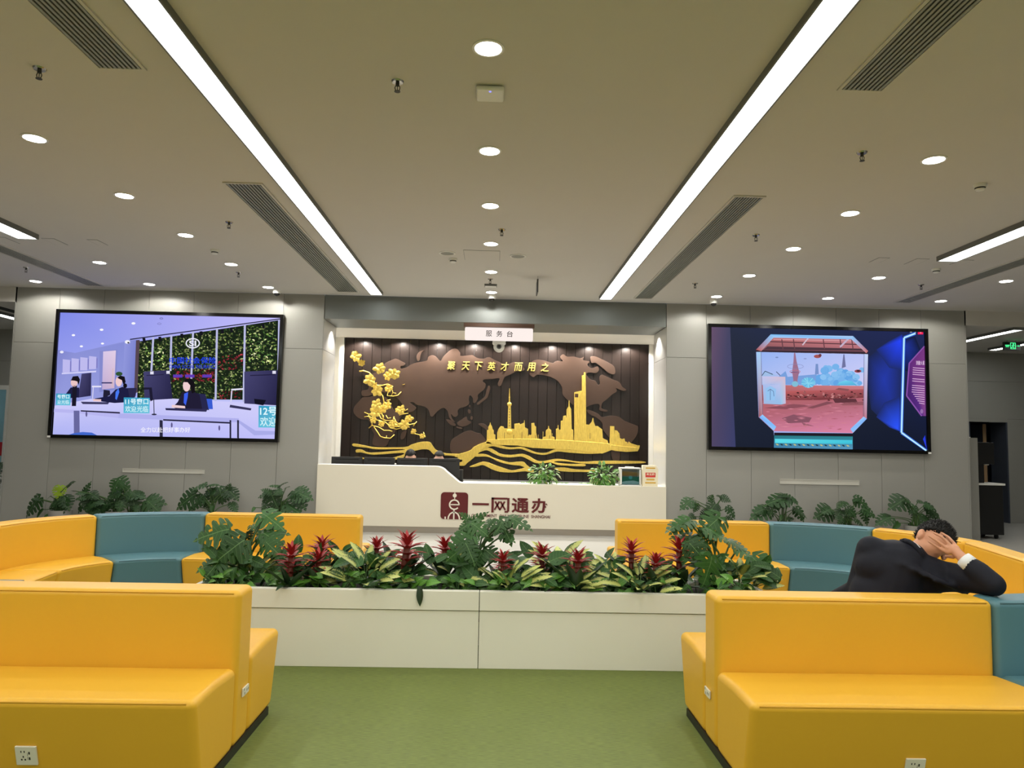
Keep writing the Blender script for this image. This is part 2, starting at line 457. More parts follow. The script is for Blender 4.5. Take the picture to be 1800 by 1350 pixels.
wb = shell('wall_niche_back', 'dark brown vertical plank wall behind the reception desk', 'wall', (0, NY, 0))
box('backing', 'black', -2.95, 3.02, NY + 0.03, NY + 0.06, 0, HZ, wb)
NPL = 33; pw = (3.02 + 2.95) / NPL
pl = MB().box(-pw / 2 + 0.003, pw / 2 - 0.003, 0, 0.03, 0.0, HZ - 0.002).build('plank', 'plank', None, bevel=0.002, seg=1)
random.seed(4)
for i in range(NPL):
    o = pl if i == 0 else inst(pl, wb)
    o.parent = wb
    o.location = (-2.95 + pw * (i + 0.5), random.choice((-0.004, -0.002, 0, 0.001)), 0)
nails = MB()
for zz in (3.27, 2.15, 1.05):
    for i in range(NPL):
        x = -2.95 + pw * (i + 0.5)
        for dx in (-0.05, 0.05):
            nails.lathe([(0.0, -0.007), (0.005, -0.006), (0.005, 0.0)], (x + dx, NY, zz), 6, 'y')
nails.build('nail_heads', 'nail', wb)['kind'] = 'stuff'
for x0, x1 in ((-3.04, -2.955), (3.025, 3.11)):
    box('edge_trim', 'white_paint', x0, x1, NY - 0.03, NY + 0.06, 0, HZ, wb)
for x0, x1 in ((-3.3, -3.04), (3.11, 3.35)):
    box('side_strip', 'white_paint', x0, x1, NY + 0.02, NY + 0.06, 0, HZ, wb)

# passage to the right: far wall with the open doorway
FY = 15.3
w = shell('wall_far_right', 'grey panelled far wall of the passage on the right', 'wall', (10.5, FY, 0))
mb = MB()
mb.box(7.94, 10.13, FY + 0.02, FY + 0.14, 0, 3.62).box(10.95, 13, FY + 0.02, FY + 0.14, 0, 3.62).box(10.13, 10.95, FY + 0.02, FY + 0.14, 2.13, 3.62)
mb.build('backing', 'panel_back', w)
g = 0.006
for x0, x1, z0, z1 in ((7.94, 10.12, 0, 3.0), (7.94, 10.12, 3.0, 3.62), (10.12, 11.45, 3.0, 3.62), (10.12, 11.45, 2.2, 3.0), (11.45, 13, 3.0, 3.62), (10.96, 13, 0, 2.2), (11.45, 13, 2.2, 3.0)):
    box('panel', 'panel', x0 + g / 2, x1 - g / 2, FY, FY + 0.02, z0 + g / 2, z1 - g / 2, w)
d = shell('door_3', 'open doorway into a dark room in the far wall on the right', 'door', (10.54, FY, 0))
box('door_frame', 'panel', 10.12, 10.96, FY - 0.012, FY + 0.05, 2.13, 2.2, d)
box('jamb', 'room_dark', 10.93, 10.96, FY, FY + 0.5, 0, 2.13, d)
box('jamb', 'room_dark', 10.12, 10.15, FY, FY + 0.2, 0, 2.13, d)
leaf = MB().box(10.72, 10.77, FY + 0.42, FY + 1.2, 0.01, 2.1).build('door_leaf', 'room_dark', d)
box('leaf_edge', 'wood_edge', 10.70, 10.77, FY + 0.40, FY + 0.42, 0.01, 2.1, leaf)
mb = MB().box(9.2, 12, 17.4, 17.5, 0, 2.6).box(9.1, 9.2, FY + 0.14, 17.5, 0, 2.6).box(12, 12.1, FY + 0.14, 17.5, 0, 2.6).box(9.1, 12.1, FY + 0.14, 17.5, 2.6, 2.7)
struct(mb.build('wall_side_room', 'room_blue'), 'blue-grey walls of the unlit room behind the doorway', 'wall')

# passage to the left: far wall with the glazed door
w = shell('wall_far_left', 'grey panelled far wall of the passage on the left', 'wall', (-9.5, FY, 0))
mb = MB().box(-9.98, -7.89, FY + 0.02, FY + 0.14, 0, 3.62).box(-13, -9.98, FY + 0.02, FY + 0.14, 2.45, 3.62)
mb.build('backing', 'panel_back', w)
for x0, x1, z0, z1 in ((-9.98, -9.2, 0, 2.96), (-9.2, -7.89, 0, 2.96), (-9.7, -7.89, 2.96, 3.62), (-11.4, -9.7, 2.96, 3.62), (-13, -11.4, 2.45, 3.62), (-11.4, -9.98, 2.45, 2.96)):
    box('panel', 'panel', x0 + g / 2, x1 - g / 2, FY, FY + 0.02, z0 + g / 2, z1 - g / 2, w)
d = shell('door_4', 'glazed door with pale frame at the far left edge', 'door', (-10.6, FY, 0))
for x0, x1, z0, z1 in ((-10.07, -9.98, 0, 2.45), (-11.3, -11.2, 0, 2.45), (-11.2, -10.07, 2.36, 2.45), (-11.2, -10.07, 0, 0.1)):
    box('door_frame', 'white_paint', x0, x1, FY - 0.05, FY + 0.06, z0, z1, d)
box('pane', 'glass', -11.2, -10.07, FY, FY + 0.012, 0.1, 2.36, d)
box('notice', 'red_sign', -10.5, -10.1, FY - 0.006, FY - 0.002, 1.0, 1.28, d)
mb = MB().box(-13, -9.5, 17.4, 17.5, 0, 2.9).box(-9.6, -9.5, FY + 0.14, 17.5, 0, 2.9).box(-13, -9.5, FY + 0.14, 17.5, 2.8, 2.9)
struct(mb.build('wall_glazed_room', 'room_pale'), 'pale blue room behind the glazed door', 'wall')
tag(box('room_light', 'strip_light', -11.6, -10.2, 16.0, 16.15, 2.76, 2.8), 'linear lamp in the room behind the glazed door', 'lamp')

# ------------------------------------------------------------------ ceiling fittings
def spot(parent, loc, power, angle, blend, size=0.05, col=(1, 0.96, 0.88)):
    l = bpy.data.lights.new('lamp', 'SPOT'); l.energy = power; l.spot_size = math.radians(angle); l.spot_blend = blend
    l.shadow_soft_size = size; l.color = col
    o = bpy.data.objects.new('lamp', l); COL.objects.link(o); o.parent = parent
    o.location = loc
    return o

def linear_light(name, label, x0, x1, y0, y1, z, drop=0.05, group=None):
    t = thing(name, label, 'ceiling light', ((x0 + x1) / 2, (y0 + y1) / 2, z), group)
    mb = MB(); e = 0.012
    mb.box(x0, x0 + e, y0, y1, z - drop, z).box(x1 - e, x1, y0, y1, z - drop, z).box(x0 + e, x1 - e, y0, y0 + e, z - drop, z).box(x0 + e, x1 - e, y1 - e, y1, z - drop, z)
    mb.build('housing', 'luminaire_grey', t)
    box('diffuser', 'strip_light', x0 + e, x1 - e, y0 + e, y1 - e, z - drop + 0.006, z - drop + 0.016, t)
    return t
linear_light('linear_light', 'long bright linear ceiling light left of the central downlights', -2.045, -1.84, -5.5, 11.68, CZ)
linear_light('linear_light', 'long bright linear ceiling light right of the central downlights', 1.65, 1.855, -5.5, 11.58, CZ)
linear_light('linear_light', 'linear ceiling light cut off by the left edge of the photo', -5.78, -5.53, -5.5, 8.75, CZ, 0.06)
linear_light('linear_light', 'linear ceiling light cut off by the right edge of the photo', 5.38, 5.63, -5.5, 8.65, CZ, 0.06)
linear_light('linear_light', 'short linear light in the left passage beyond the screen wall', -8.98, -8.78, 12.1, 15.0, 3.619)
linear_light('linear_light', 'linear light in the right passage beyond the screen wall', 8.80, 8.98, 12.05, 14.2, 3.62)
linear_light('linear_light', 'linear light behind the exit sign in the right passage', 10.1, 10.28, 12.1, 14.6, 3.62)

def grille(label, x0, x1, y0, y1, z, n, group=None, name='air_grille'):
    t = thing(name, label, 'vent', ((x0 + x1) / 2, (y0 + y1) / 2, z), group)
    box('shade_plate', 'vent_dark', x0 + 0.02, x1 - 0.02, y0 + 0.02, y1 - 0.02, z - 0.003, z, t)  # flat dark plate, its colour stands in for shade behind the slats
    mb = MB(); e = 0.022
    mb.box(x0, x0 + e, y0, y1, z - 0.012, z).box(x1 - e, x1, y0, y1, z - 0.012, z).box(x0 + e, x1 - e, y0, y0 + e, z - 0.012, z).box(x0 + e, x1 - e, y1 - e, y1, z - 0.012, z)
    mb.build('frame', 'ceiling_paint', t)
    w = (x1 - x0 - 2 * e) / n
    s0 = None
    for i in range(n):
        x = x0 + e + w * (i + 0.5)
        if s0 is None:
            s0 = MB().box(-w * 0.27, w * 0.27, y0 + e - (y0 + y1) / 2, y1 - e - (y0 + y1) / 2, -0.011, -0.004).build('slat', 'vent_slat', None)
            s0.parent = t; s0.location = (x - (x0 + x1) / 2, 0, 0)
        else:
            inst(s0, t, loc=(x - (x0 + x1) / 2, 0, 0))
    return t
grille('slatted air grille at the top left, nearest the camera', -2.63, -2.31, 2.0, 4.63, CZ, 9)
grille('long slatted air grille beside the left linear light, reaching the screen wall', -2.59, -2.22, 6.71, 11.7, CZ, 10)
grille('slatted air grille at the top right, nearest the camera', 2.22, 2.53, 2.0, 4.6, CZ, 9)
grille('long slatted air grille beside the right linear light, reaching the screen wall', 2.22, 2.53, 6.67, 11.63, CZ, 10)
grille('grey linear grille above the left screen at the outer ceiling', -6.6, -6.3, 6.0, 11.72, CZ, 6)
grille('grey linear grille above the right screen at the outer ceiling', 6.38, 6.66, 6.0, 11.42, CZ, 6)
tag(box('slot_diffuser', 'vent_dark', -8.62, -8.45, 12.1, 15.0, 3.61, 3.62), 'dark slot diffuser in the passage ceiling on the left', 'vent')

def make_downlight(label):
    t = thing('downlight', label, 'downlight', (0, 0, 0), 'round recessed downlights in the main ceiling')
    MB().lathe([(0.078, 0.0), (0.098, 0.0), (0.098, -0.006), (0.082, -0.008), (0.078, 0.0)], n=28).build('trim', 'white_plastic', t, smooth=True, sharp=40)
    MB().lathe([(0.0, -0.001), (0.079, -0.001), (0.079, -0.004), (0.0, -0.004)], n=24).build('diffuser', 'down_light', t)
    spot(t, (0, 0, -0.012), SPOT_W, 164, 0.25)
    return t
rows = [
    ('central row', [(-0.085, y) for y in (11.45, 10.05, 8.6, 7.18, 5.79, 4.23)]),
    ('row left of the linear light', [(-3.63, 11.5), (-3.68, 10.0), (-3.71, 8.58), (-3.735, 7.19), (-3.765, 5.81)]),
    ('row above the left screen', [(-5.5, 11.5), (-5.53, 10.1)]),
    ('outermost left row', [(-7.27, 11.5)]),
    ('row right of the linear light', [(3.49, 11.34), (3.495, 9.87), (3.53, 8.46), (3.545, 7.1), (3.545, 5.7)]),
    ('row above the right screen', [(5.24, 11.25), (5.28, 9.8)]),
    ('outermost right row', [(7.05, 11.25), (7.07, 9.8)])]
proto = None
for nm, pts in rows:
    for i, (x, y) in enumerate(pts):
        lb = 'round downlight, %s from the screen wall in the %s' % (ORD[i], nm) if len(pts) > 1 else 'round white recessed downlight, the only one in the ' + nm
        if proto is None:
            proto = make_downlight(lb); proto.location = (x, y, CZ)
        else:
            dup(proto, (x, y, CZ), lb)
# unseen downlights carrying on the rows, added to brighten bench and planter fronts
for i, (x, y) in enumerate([(x_, 2.83 - 1.4 * k_) for k_ in range(6) for x_ in (-0.085, -3.76, 3.55)] + [(-7.3, 6), (7.07, 6)]):
    dup(proto, (x, y, CZ), 'unseen round downlight added along the rows to light the benches and planter')

# niche lights: square trims in the soffit, round ones in the niche ceiling
pt = None
for i, (x, y) in enumerate([(-2.70, 12.6), (-2.02, 12.66), (-1.21, 12.68), (1.2, 12.68), (2.02, 12.62), (2.72, 12.56)]):
    lb = 'small square accent light in the header soffit, %s from the left' % ORD[i]
    if pt is None:
        pt = thing('accent_light', lb, 'downlight', (x, y, HZ), 'square accent lights under the header')
        mb = MB(); a, b = 0.085, 0.06
        P = lambda r, z: [(-r, -r, z), (r, -r, z), (r, r, z), (-r, r, z)]
        mb.add(P(a, 0) + P(a, -0.006) + P(b, -0.006) + P(b, 0), [(q, (q + 1) % 4, (q + 1) % 4 + 4, q + 4) for q in range(4)] + [(q + 4, (q + 1) % 4 + 4, (q + 1) % 4 + 8, q + 8) for q in range(4)] + [(q + 8, (q + 1) % 4 + 8, (q + 1) % 4 + 12, q + 12) for q in range(4)])
        mb.build('trim', 'white_plastic', pt)
        MB().lathe([(0.0, -0.002), (0.045, -0.002), (0.045, -0.004), (0.0, -0.004)], n=16).build('diffuser', 'down_light', pt)
        spot(pt, (0, 0, -0.012), NICHE_W * 0.6, 110, 0.5, 0.03)
    else:
        dup(pt, (x, y, HZ), lb)
pt = None
for i, (x, y) in enumerate([(-2.2, 13.85), (-1.1, 13.85), (1.15, 13.85), (2.23, 13.8)]):
    lb = 'round downlight in the white niche ceiling, %s from the left' % ORD[i]
    if pt is None:
        pt = thing('niche_downlight', lb, 'downlight', (x, y, HZ), 'round downlights in the niche ceiling')
        MB().lathe([(0.06, 0.0), (0.085, 0.0), (0.085, -0.006), (0.064, -0.008), (0.06, 0.0)], n=24).build('trim', 'white_plastic', pt, smooth=True, sharp=40)
        MB().lathe([(0.0, -0.002), (0.062, -0.002), (0.062, -0.004), (0.0, -0.004)], n=20).build('diffuser', 'down_light', pt)
        spot(pt, (0, 0, -0.012), NICHE_W * 0.42, 140, 0.6, 0.04)
    else:
        dup(pt, (x, y, HZ), lb)
# wall washers close to the planks (they draw the scallops on the dark wood)
pt = None
for i, x in enumerate((-2.58, -1.84, -1.12, -0.42, 0.38, 1.12, 1.86, 2.6)):
    lb = 'tiny wall washer spot against the plank wall, %s from the left' % ORD[i]
    if pt is None:
        pt = thing('wall_washer', lb, 'spotlight', (x, 13.98, HZ), 'wall washer spots along the top of the plank wall')
        MB().lathe([(0.022, 0.0), (0.036, 0.0), (0.036, -0.004), (0.022, -0.005), (0.022, 0.0)], n=16).build('trim', 'white_plastic', pt, smooth=True)
        MB().lathe([(0.0, -0.001), (0.022, -0.001), (0.022, -0.003), (0.0, -0.003)], n=12).build('diffuser', 'down_light', pt)
        spot(pt, (0, 0, -0.01), NICHE_W * 1.1, 150, 0.4, 0.02)
    else:
        dup(pt, (x, 13.98, HZ), lb)

# sprinklers
def make_sprinkler():
    t = thing('sprinkler', '', 'sprinkler', (0, 0, 0), 'ceiling sprinklers')
    MB().lathe([(0.0, 0.0), (0.042, 0.0), (0.036, -0.01), (0.0, -0.012)], n=18).build('escutcheon', 'chrome', t, smooth=True, sharp=40)
    MB().lathe([(0.0, -0.01), (0.013, -0.01), (0.013, -0.03), (0.008, -0.034), (0.0, -0.034)], n=10).build('body', 'dark_metal', t, smooth=True, sharp=40)
    mb = MB()
    for s in (-1, 1):
        mb.tube([(s * 0.011, 0, -0.03), (s * 0.017, 0, -0.045), (s * 0.013, 0, -0.06), (s * 0.003, 0, -0.068)], 0.003, 5)
    mb.tube([(0, 0, -0.034), (0, 0, -0.064)], 0.0025, 5)
    mb.build('frame_arms', 'dark_metal', t)
    MB().lathe([(0.0, -0.067), (0.02, -0.069), (0.02, -0.072), (0.0, -0.072)], n=12).build('deflector', 'dark_metal', t)
    return t
sp = make_sprinkler()
SPK = [(-3.02, 4.66, 'at the upper left beside the near grille'), (-0.69, 4.68, 'left of the white access point'), (2.9, 5.6, 'right of the right linear light'), (-2.99, 8.0, 'left of the long left grille'),
       (-3.75, 10.5, 'near the second downlight of the left row'), (0.04, 8.0, 'between the central downlights and the speakers'), (2.89, 7.94, 'right of the long right grille, nearer the camera'),
       (2.9, 10.45, 'right of the long right grille, near the screen wall'), (-6.81, 10.54, 'at the far left by the outer grille'), (6.08, 10.15, 'at the far right by the outer grille'), (-0.1, 10.5, 'just before the last central downlights')]
for i, (x, y, l) in enumerate(SPK):
    if i == 0: sp.location = (x, y, CZ); sp['label'] = 'small pendent sprinkler head ' + l
    else: dup(sp, (x, y, CZ), 'small pendent sprinkler head ' + l)
# smoke detectors
sd = thing('smoke_detector', '', 'detector', (0, 0, 0), 'smoke detectors')
MB().lathe([(0.0, 0.0), (0.055, 0.0), (0.054, -0.022), (0.05, -0.03), (0.0, -0.03)], n=22).build('base', 'white_plastic', sd, smooth=True, sharp=40)
MB().lathe([(0.0, -0.03), (0.044, -0.03), (0.042, -0.042), (0.0, -0.042)], n=22).build('sensing_slot', 'black', sd, smooth=True, sharp=40)
MB().lathe([(0.0, -0.042), (0.042, -0.042), (0.034, -0.053), (0.0, -0.055)], n=22).build('cap', 'white_plastic', sd, smooth=True, sharp=40)
for i, (x, y, l) in enumerate([(-3.62, 9.25, 'among the left downlights'), (-0.58, 9.37, 'beside the left ceiling speaker'), (4.28, 6.22, 'at the upper right near the photo edge'), (5.74, 9.24, 'by the end of the right outer linear light')]):
    lb = 'round white smoke detector ' + l
    if i == 0: sd.location = (x, y, CZ); sd['label'] = lb
    else: dup(sd, (x, y, CZ), lb)
# ceiling speakers
spk = thing('ceiling_speaker', 'round flush ceiling speaker left of the access hatch', 'speaker', (-0.64, 9.1, CZ), 'ceiling speakers')
MB().lathe([(0.085, 0.0), (0.105, 0.0), (0.105, -0.006), (0.085, -0.008), (0.085, 0.0)], (-0.64, 9.1, CZ), 26).build('rim', 'white_plastic', spk, smooth=True, sharp=40)
MB().lathe([(0.0, -0.001), (0.086, -0.001), (0.086, -0.005), (0.0, -0.006)], (-0.64, 9.1, CZ), 26).build('mesh_grille', 'vent_slat', spk, smooth=True, sharp=40)
dup(spk, (0.26, 9.15, CZ), 'round flush ceiling speaker right of the access hatch')
# access hatches
def hatch(label, x0, x1, y0, y1, e=0.008, m='ceiling_paint'):
    t = thing('access_hatch', label, 'hatch', ((x0 + x1) / 2, (y0 + y1) / 2, CZ))
    box('hatch_panel', m, x0 + e, x1 - e, y0 + e, y1 - e, CZ - 0.004, CZ, t)
    mb = MB().box(x0, x0 + e, y0, y1, CZ - 0.0015, CZ).box(x1 - e, x1, y0, y1, CZ - 0.0015, CZ).box(x0 + e, x1 - e, y0, y0 + e, CZ - 0.0015, CZ).box(x0 + e, x1 - e, y1 - e, y1, CZ - 0.0015, CZ)
    mb.build('joint', 'luminaire_grey', t)
hatch('square access hatch between the two ceiling speakers', -0.43, 0.03, 8.92, 9.42, 0.005)
hatch('small ceiling hatch just past the end of the left outer linear light', -5.6, -5.44, 8.9, 9.2)
hatch('small ceiling hatch right of the left outer linear light', -5.05, -4.92, 8.9, 9.16)
hatch('small ceiling hatch left of the left outer linear light', -6.2, -6.04, 8.9, 9.2)
hatch('small ceiling hatch just past the end of the right outer linear light', 5.2, 5.36, 8.75, 9.05)
hatch('small ceiling hatch left of the right outer linear light', 4.72, 4.86, 8.75, 9.0)
hatch('small ceiling hatch right of the right outer linear light', 5.76, 5.92, 8.75, 9.0)
# wifi access point
t = thing('access_point', 'white rounded wireless access point on the ceiling with a blue light', 'access point', (-0.075, 4.78, CZ))
MB().box(-0.17, 0.02, 4.68, 4.87, CZ - 0.035, CZ - 0.004).build('body', 'white_plastic', t, bevel=0.02, seg=3)
MB().box(-0.14, -0.01, 4.71, 4.84, CZ - 0.006, CZ).build('bracket', 'dark_metal', t)
MB().lathe([(0.0, 0.0), (0.008, 0.0), (0.008, -0.002), (0.0, -0.002)], (-0.075, 4.71, CZ - 0.035), 10).build('status_light', 'led_blue', t)
# grey box and hanging plate in the last stretch of ceiling
t = thing('ceiling_sensor_box', 'small grey flat box on the ceiling before the middle dome camera', 'sensor', (-0.1, 10.9, CZ))
MB().box(-0.19, -0.0, 10.84, 10.96, CZ - 0.03, CZ).build('body', 'luminaire_grey', t, bevel=0.004)
box('face_plate', 'white_plastic', -0.18, -0.01, 10.85, 10.95, CZ - 0.034, CZ - 0.03, t)
t = thing('hanging_sign', 'thin edge-on sign plate hanging from the ceiling right of centre', 'sign', (0.58, 10.3, CZ))
box('plate', 'dark_metal', 0.572, 0.588, 10.2, 10.5, CZ - 0.24, CZ - 0.05, t, bevel=0.002)
mb = MB().tube([(0.58, 10.25, CZ - 0.05), (0.58, 10.25, CZ)], 0.004, 6).tube([(0.58, 10.45, CZ - 0.05), (0.58, 10.45, CZ)], 0.004, 6)
mb.build('hanger', 'chrome', t)
# dome cameras
dc = thing('dome_camera', '', 'camera', (0, 0, 0), 'ceiling dome cameras')
MB().lathe([(0.0, 0.0), (0.062, 0.0), (0.064, -0.05), (0.056, -0.062), (0.0, -0.062)], n=20).build('housing', 'white_plastic', dc, smooth=True, sharp=40)
MB().ball((0, 0, -0.062), (0.046, 0.046, 0.042), 16, 10).build('dome', 'black_gloss', dc, smooth=True)
for i, (x, y, l) in enumerate([(-3.55, 11.7, 'over the top right of the left screen'), (-0.08, 11.7, 'above the header in the middle'), (3.53, 11.62, 'over the top left of the right screen')]):
    lb = 'white dome camera with black lens ' + l
    if i == 0: dc.location = (x, y, CZ); dc['label'] = lb
    else: dup(dc, (x, y, CZ), lb)
# large pan-tilt camera under the service desk sign
t = thing('pan_tilt_camera', 'white pan-tilt camera hanging below the service desk sign', 'camera', (0.06, 13.0, HZ))
c = (0.06, 13.0)
MB().lathe([(0.0, HZ), (0.05, HZ), (0.05, HZ - 0.16), (0.0, HZ - 0.16)], (c[0], c[1], 0), 16).build('neck', 'white_plastic', t, smooth=True, sharp=40)
MB().lathe([(0.0, 3.33), (0.115, 3.325), (0.12, 3.25), (0.11, 3.235), (0.0, 3.235)], (c[0], c[1], 0), 24).build('collar', 'white_plastic', t, smooth=True, sharp=40)
MB().ball((c[0], c[1], 3.2), (0.1, 0.1, 0.105), 20, 12).build('ball', 'white_plastic', t, smooth=True)
MB().lathe([(0.0, -0.1), (0.045, -0.095), (0.045, -0.06), (0.0, -0.06)], (c[0], c[1], 3.19), 16, 'y').build('lens_ring', 'luminaire_grey', t)
MB().lathe([(0.0, -0.112), (0.028, -0.11), (0.028, -0.09), (0.0, -0.09)], (c[0], c[1], 3.19), 16, 'y').build('lens', 'black_gloss', t)
# service desk sign
t = thing('hanging_service_sign', 'illuminated white service desk sign with brown top rail under the header', 'sign', (0.05, 11.9, 3.16))
box('top_rail', 'sign_brown', -0.53, 0.63, 11.82, 12.0, 3.365, 3.43, t, bevel=0.004)
MB().box(-0.51, 0.61, 11.86, 11.95, 3.155, 3.365).build('light_box', 'sign_light', t, bevel=0.02, seg=3)
for i, ch in enumerate('服务台'):
    x = -0.165 + i * 0.172
    solid_text(ch, x, x + 0.1, 3.215, 3.315, 11.856, 11.859, 0.012).build('character', 'ink', t)
# slot vents low on the screen walls
for s, x0, x1, z0, z1, l in ((-1, -5.98, -4.67, 0.88, 0.945, 'left'), (1, 4.74, 6.065, 0.9, 0.98, 'right')):
    t = thing('wall_slot', 'long pale recessed strip low on the wall under the %s screen' % l, 'panel', ((x0 + x1) / 2, WY, z0))
    mb = MB().box(x0, x1, WY - 0.012, WY, z0, z0 + 0.01).box(x0, x1, WY - 0.012, WY, z1 - 0.01, z1).box(x0, x0 + 0.01, WY - 0.012, WY, z0 + 0.01, z1 - 0.01).box(x1 - 0.01, x1, WY - 0.012, WY, z0 + 0.01, z1 - 0.01)
    mb.build('frame', 'slot_pale', t)
    box('insert', 'slot_pale', x0 + 0.01, x1 - 0.01, WY - 0.005, WY, z0 + 0.01, z1 - 0.01, t)
# exit sign
t = thing('exit_sign', 'black emergency exit sign with green running figure in the right passage', 'sign', (9.8, 13.5, 3.43))
box('body', 'black', 9.64, 9.965, 13.48, 13.52, 3.43, 3.585, t, bevel=0.004)
mb = MB().tube([(9.72, 13.5, 3.585), (9.72, 13.5, 3.62)], 0.005, 6).tube([(9.89, 13.5, 3.585), (9.89, 13.5, 3.62)], 0.005, 6)
mb.build('hanger', 'chrome', t)
mb = MB(); y0, y1 = 13.474, 13.479
def rct(x0, x1, z0, z1): mb.box(x0, x1, y0, y1, z0, z1)
rct(9.765, 9.865, 3.45, 3.458); rct(9.765, 9.865, 3.562, 3.57); rct(9.765, 9.773, 3.45, 3.57); rct(9.857, 9.865, 3.45, 3.57)
mb.build('frame_outline', 'exit_green', t)
mb = MB().lathe([(0, -0.002), (0.012, -0.002), (0.012, 0.002), (0, 0.002)], (9.822, y0 + 0.002, 3.545), 10, 'y')
for a, b in (((9.818, 3.53), (9.81, 3.495)), ((9.81, 3.495), (9.832, 3.478)), ((9.832, 3.478), (9.83, 3.46)), ((9.81, 3.495), (9.795, 3.475)), ((9.795, 3.475), (9.778, 3.478)), ((9.817, 3.525), (9.84, 3.515)), ((9.816, 3.526), (9.795, 3.512))):
    mb.tube([(a[0], y0 + 0.002, a[1]), (b[0], y0 + 0.002, b[1])], 0.006, 5)
mb.build('running_figure', 'exit_green', t)
mb = MB(); rct(9.885, 9.93, 3.506, 3.514)
mb.prism([(9.925, 3.495), (9.945, 3.51), (9.925, 3.525)], y0, y1)
mb.build('arrow', 'exit_green', t)
solid_text('安全出口', 9.665, 9.75, 3.508, 3.53, y0, y1, 0.01).build('lettering', 'exit_green', t)
solid_text('EXIT', 9.675, 9.74, 3.485, 3.502, y0, y1, 0.01).build('lettering', 'exit_green', t)
# low grey partition and black self-service kiosk
t = thing('low_partition', 'low grey partition wall with a thin metal post beside the screen wall end', 'partition', (8.19, 12.3, 0))
box('partition_panel', 'panel', 8.1, 8.27, 12.28, 13.4, 0.0, 1.73, t, bevel=0.003)
mb = MB().box(8.1, 8.125, 12.5, 12.525, 1.73, 2.02); mb.build('post', 'chrome', t)
box('top_cap', 'white_plastic', 8.1, 8.15, 12.28, 12.36, 1.73, 1.745, t)
t = thing('self_service_kiosk', 'black self-service terminal on castors behind the low partition', 'kiosk', (8.62, 12.7, 0))
MB().box(8.34, 8.84, 12.5, 13.0, 0.07, 0.92).build('lower_cabinet', 'black', t, bevel=0.008)
MB().box(8.34, 8.86, 12.46, 12.9, 0.92, 0.955).build('keyboard_shelf', 'white_plastic', t, bevel=0.006)
MB().box(8.34, 8.6, 12.62, 12.98, 0.955, 1.35).build('column', 'black', t, bevel=0.006)
MB().box(8.34, 8.75, 12.56, 12.98, 1.28, 1.66).build('monitor_head', 'black', t, bevel=0.008)
box('head_trim', 'white_plastic', 8.6, 8.66, 12.58, 12.62, 1.265, 1.285, t)
for x in (8.4, 8.75):
    for y in (12.58, 12.92):
        MB().lathe([(0.0, -0.02), (0.035, -0.02), (0.035, 0.02), (0.0, 0.02)], (x, y, 0.036), 14, 'x').build('castor', 'black', t)
# ------------------------------------------------------------------ reception desk
t = thing('reception_desk', 'long white reception desk with a stepped front and dark red logo', 'desk', (0, 12.2, 0))
DF = 11.95
curve = []
for i in range(9):      # rounded shoulder and slope from the high to the low counter
    a = math.radians(90 - 48 * i / 8)
    curve.append((-0.93 + 0.22 * math.cos(a), 1.075 - 0.22 + 0.22 * math.sin(a)))
for i in range(5):
    a = math.radians(222 + 48 * i / 4)
    curve.append((-0.50 + 0.10 * math.cos(a), 0.815 + 0.10 + 0.10 * math.sin(a)))
front = [(-2.845, 0.1), (-2.845, 1.075)] + curve + [(2.845, 0.815), (2.845, 0.1)]
MB().prism(front, DF, DF + 0.05).build('front_panel', 'desk_white', t, bevel=0.004)
MB().box(-2.84, -0.93, DF + 0.05, DF + 0.34, 1.045, 1.075).build('counter_top', 'white_plastic', t, bevel=0.004)
cap = MB()
pts = curve
for i in range(len(pts) - 1):
    (xa, za), (xb, zb) = pts[i], pts[i + 1]
    cap.add([(xa, DF + 0.05, za - 0.03), (xb, DF + 0.05, zb - 0.03), (xb, DF + 0.34, zb - 0.03), (xa, DF + 0.34, za - 0.03), (xa, DF + 0.05, za), (xb, DF + 0.05, zb), (xb, DF + 0.34, zb), (xa, DF + 0.34, za)],
            [(0, 3, 2, 1), (4, 5, 6, 7), (0, 1, 5, 4), (2, 3, 7, 6)])
cap.build('sloping_top', 'white_plastic', t)
MB().box(-0.5, 2.84, DF + 0.05, 12.62, 0.785, 0.815).build('low_counter_top', 'white_plastic', t, bevel=0.004)
MB().box(-2.84, -0.5, DF + 0.34, 12.95, 0.71, 0.74).build('work_surface', 'desk_white', t, bevel=0.003)
MB().box(-2.82, 2.84, DF + 0.05, DF + 0.08, 0.1, 0.785).build('inner_panel', 'desk_white', t)
MB().box(-2.84, 2.84, DF + 0.03, DF + 0.07, 0.0, 0.1).build('plinth', 'steel', t)
for x in (-2.82, -0.6, 2.78):
    box('support', 'desk_white', x, x + 0.04, DF + 0.1, 12.6, 0.0, 0.71 if x < 0 else 0.785, t)
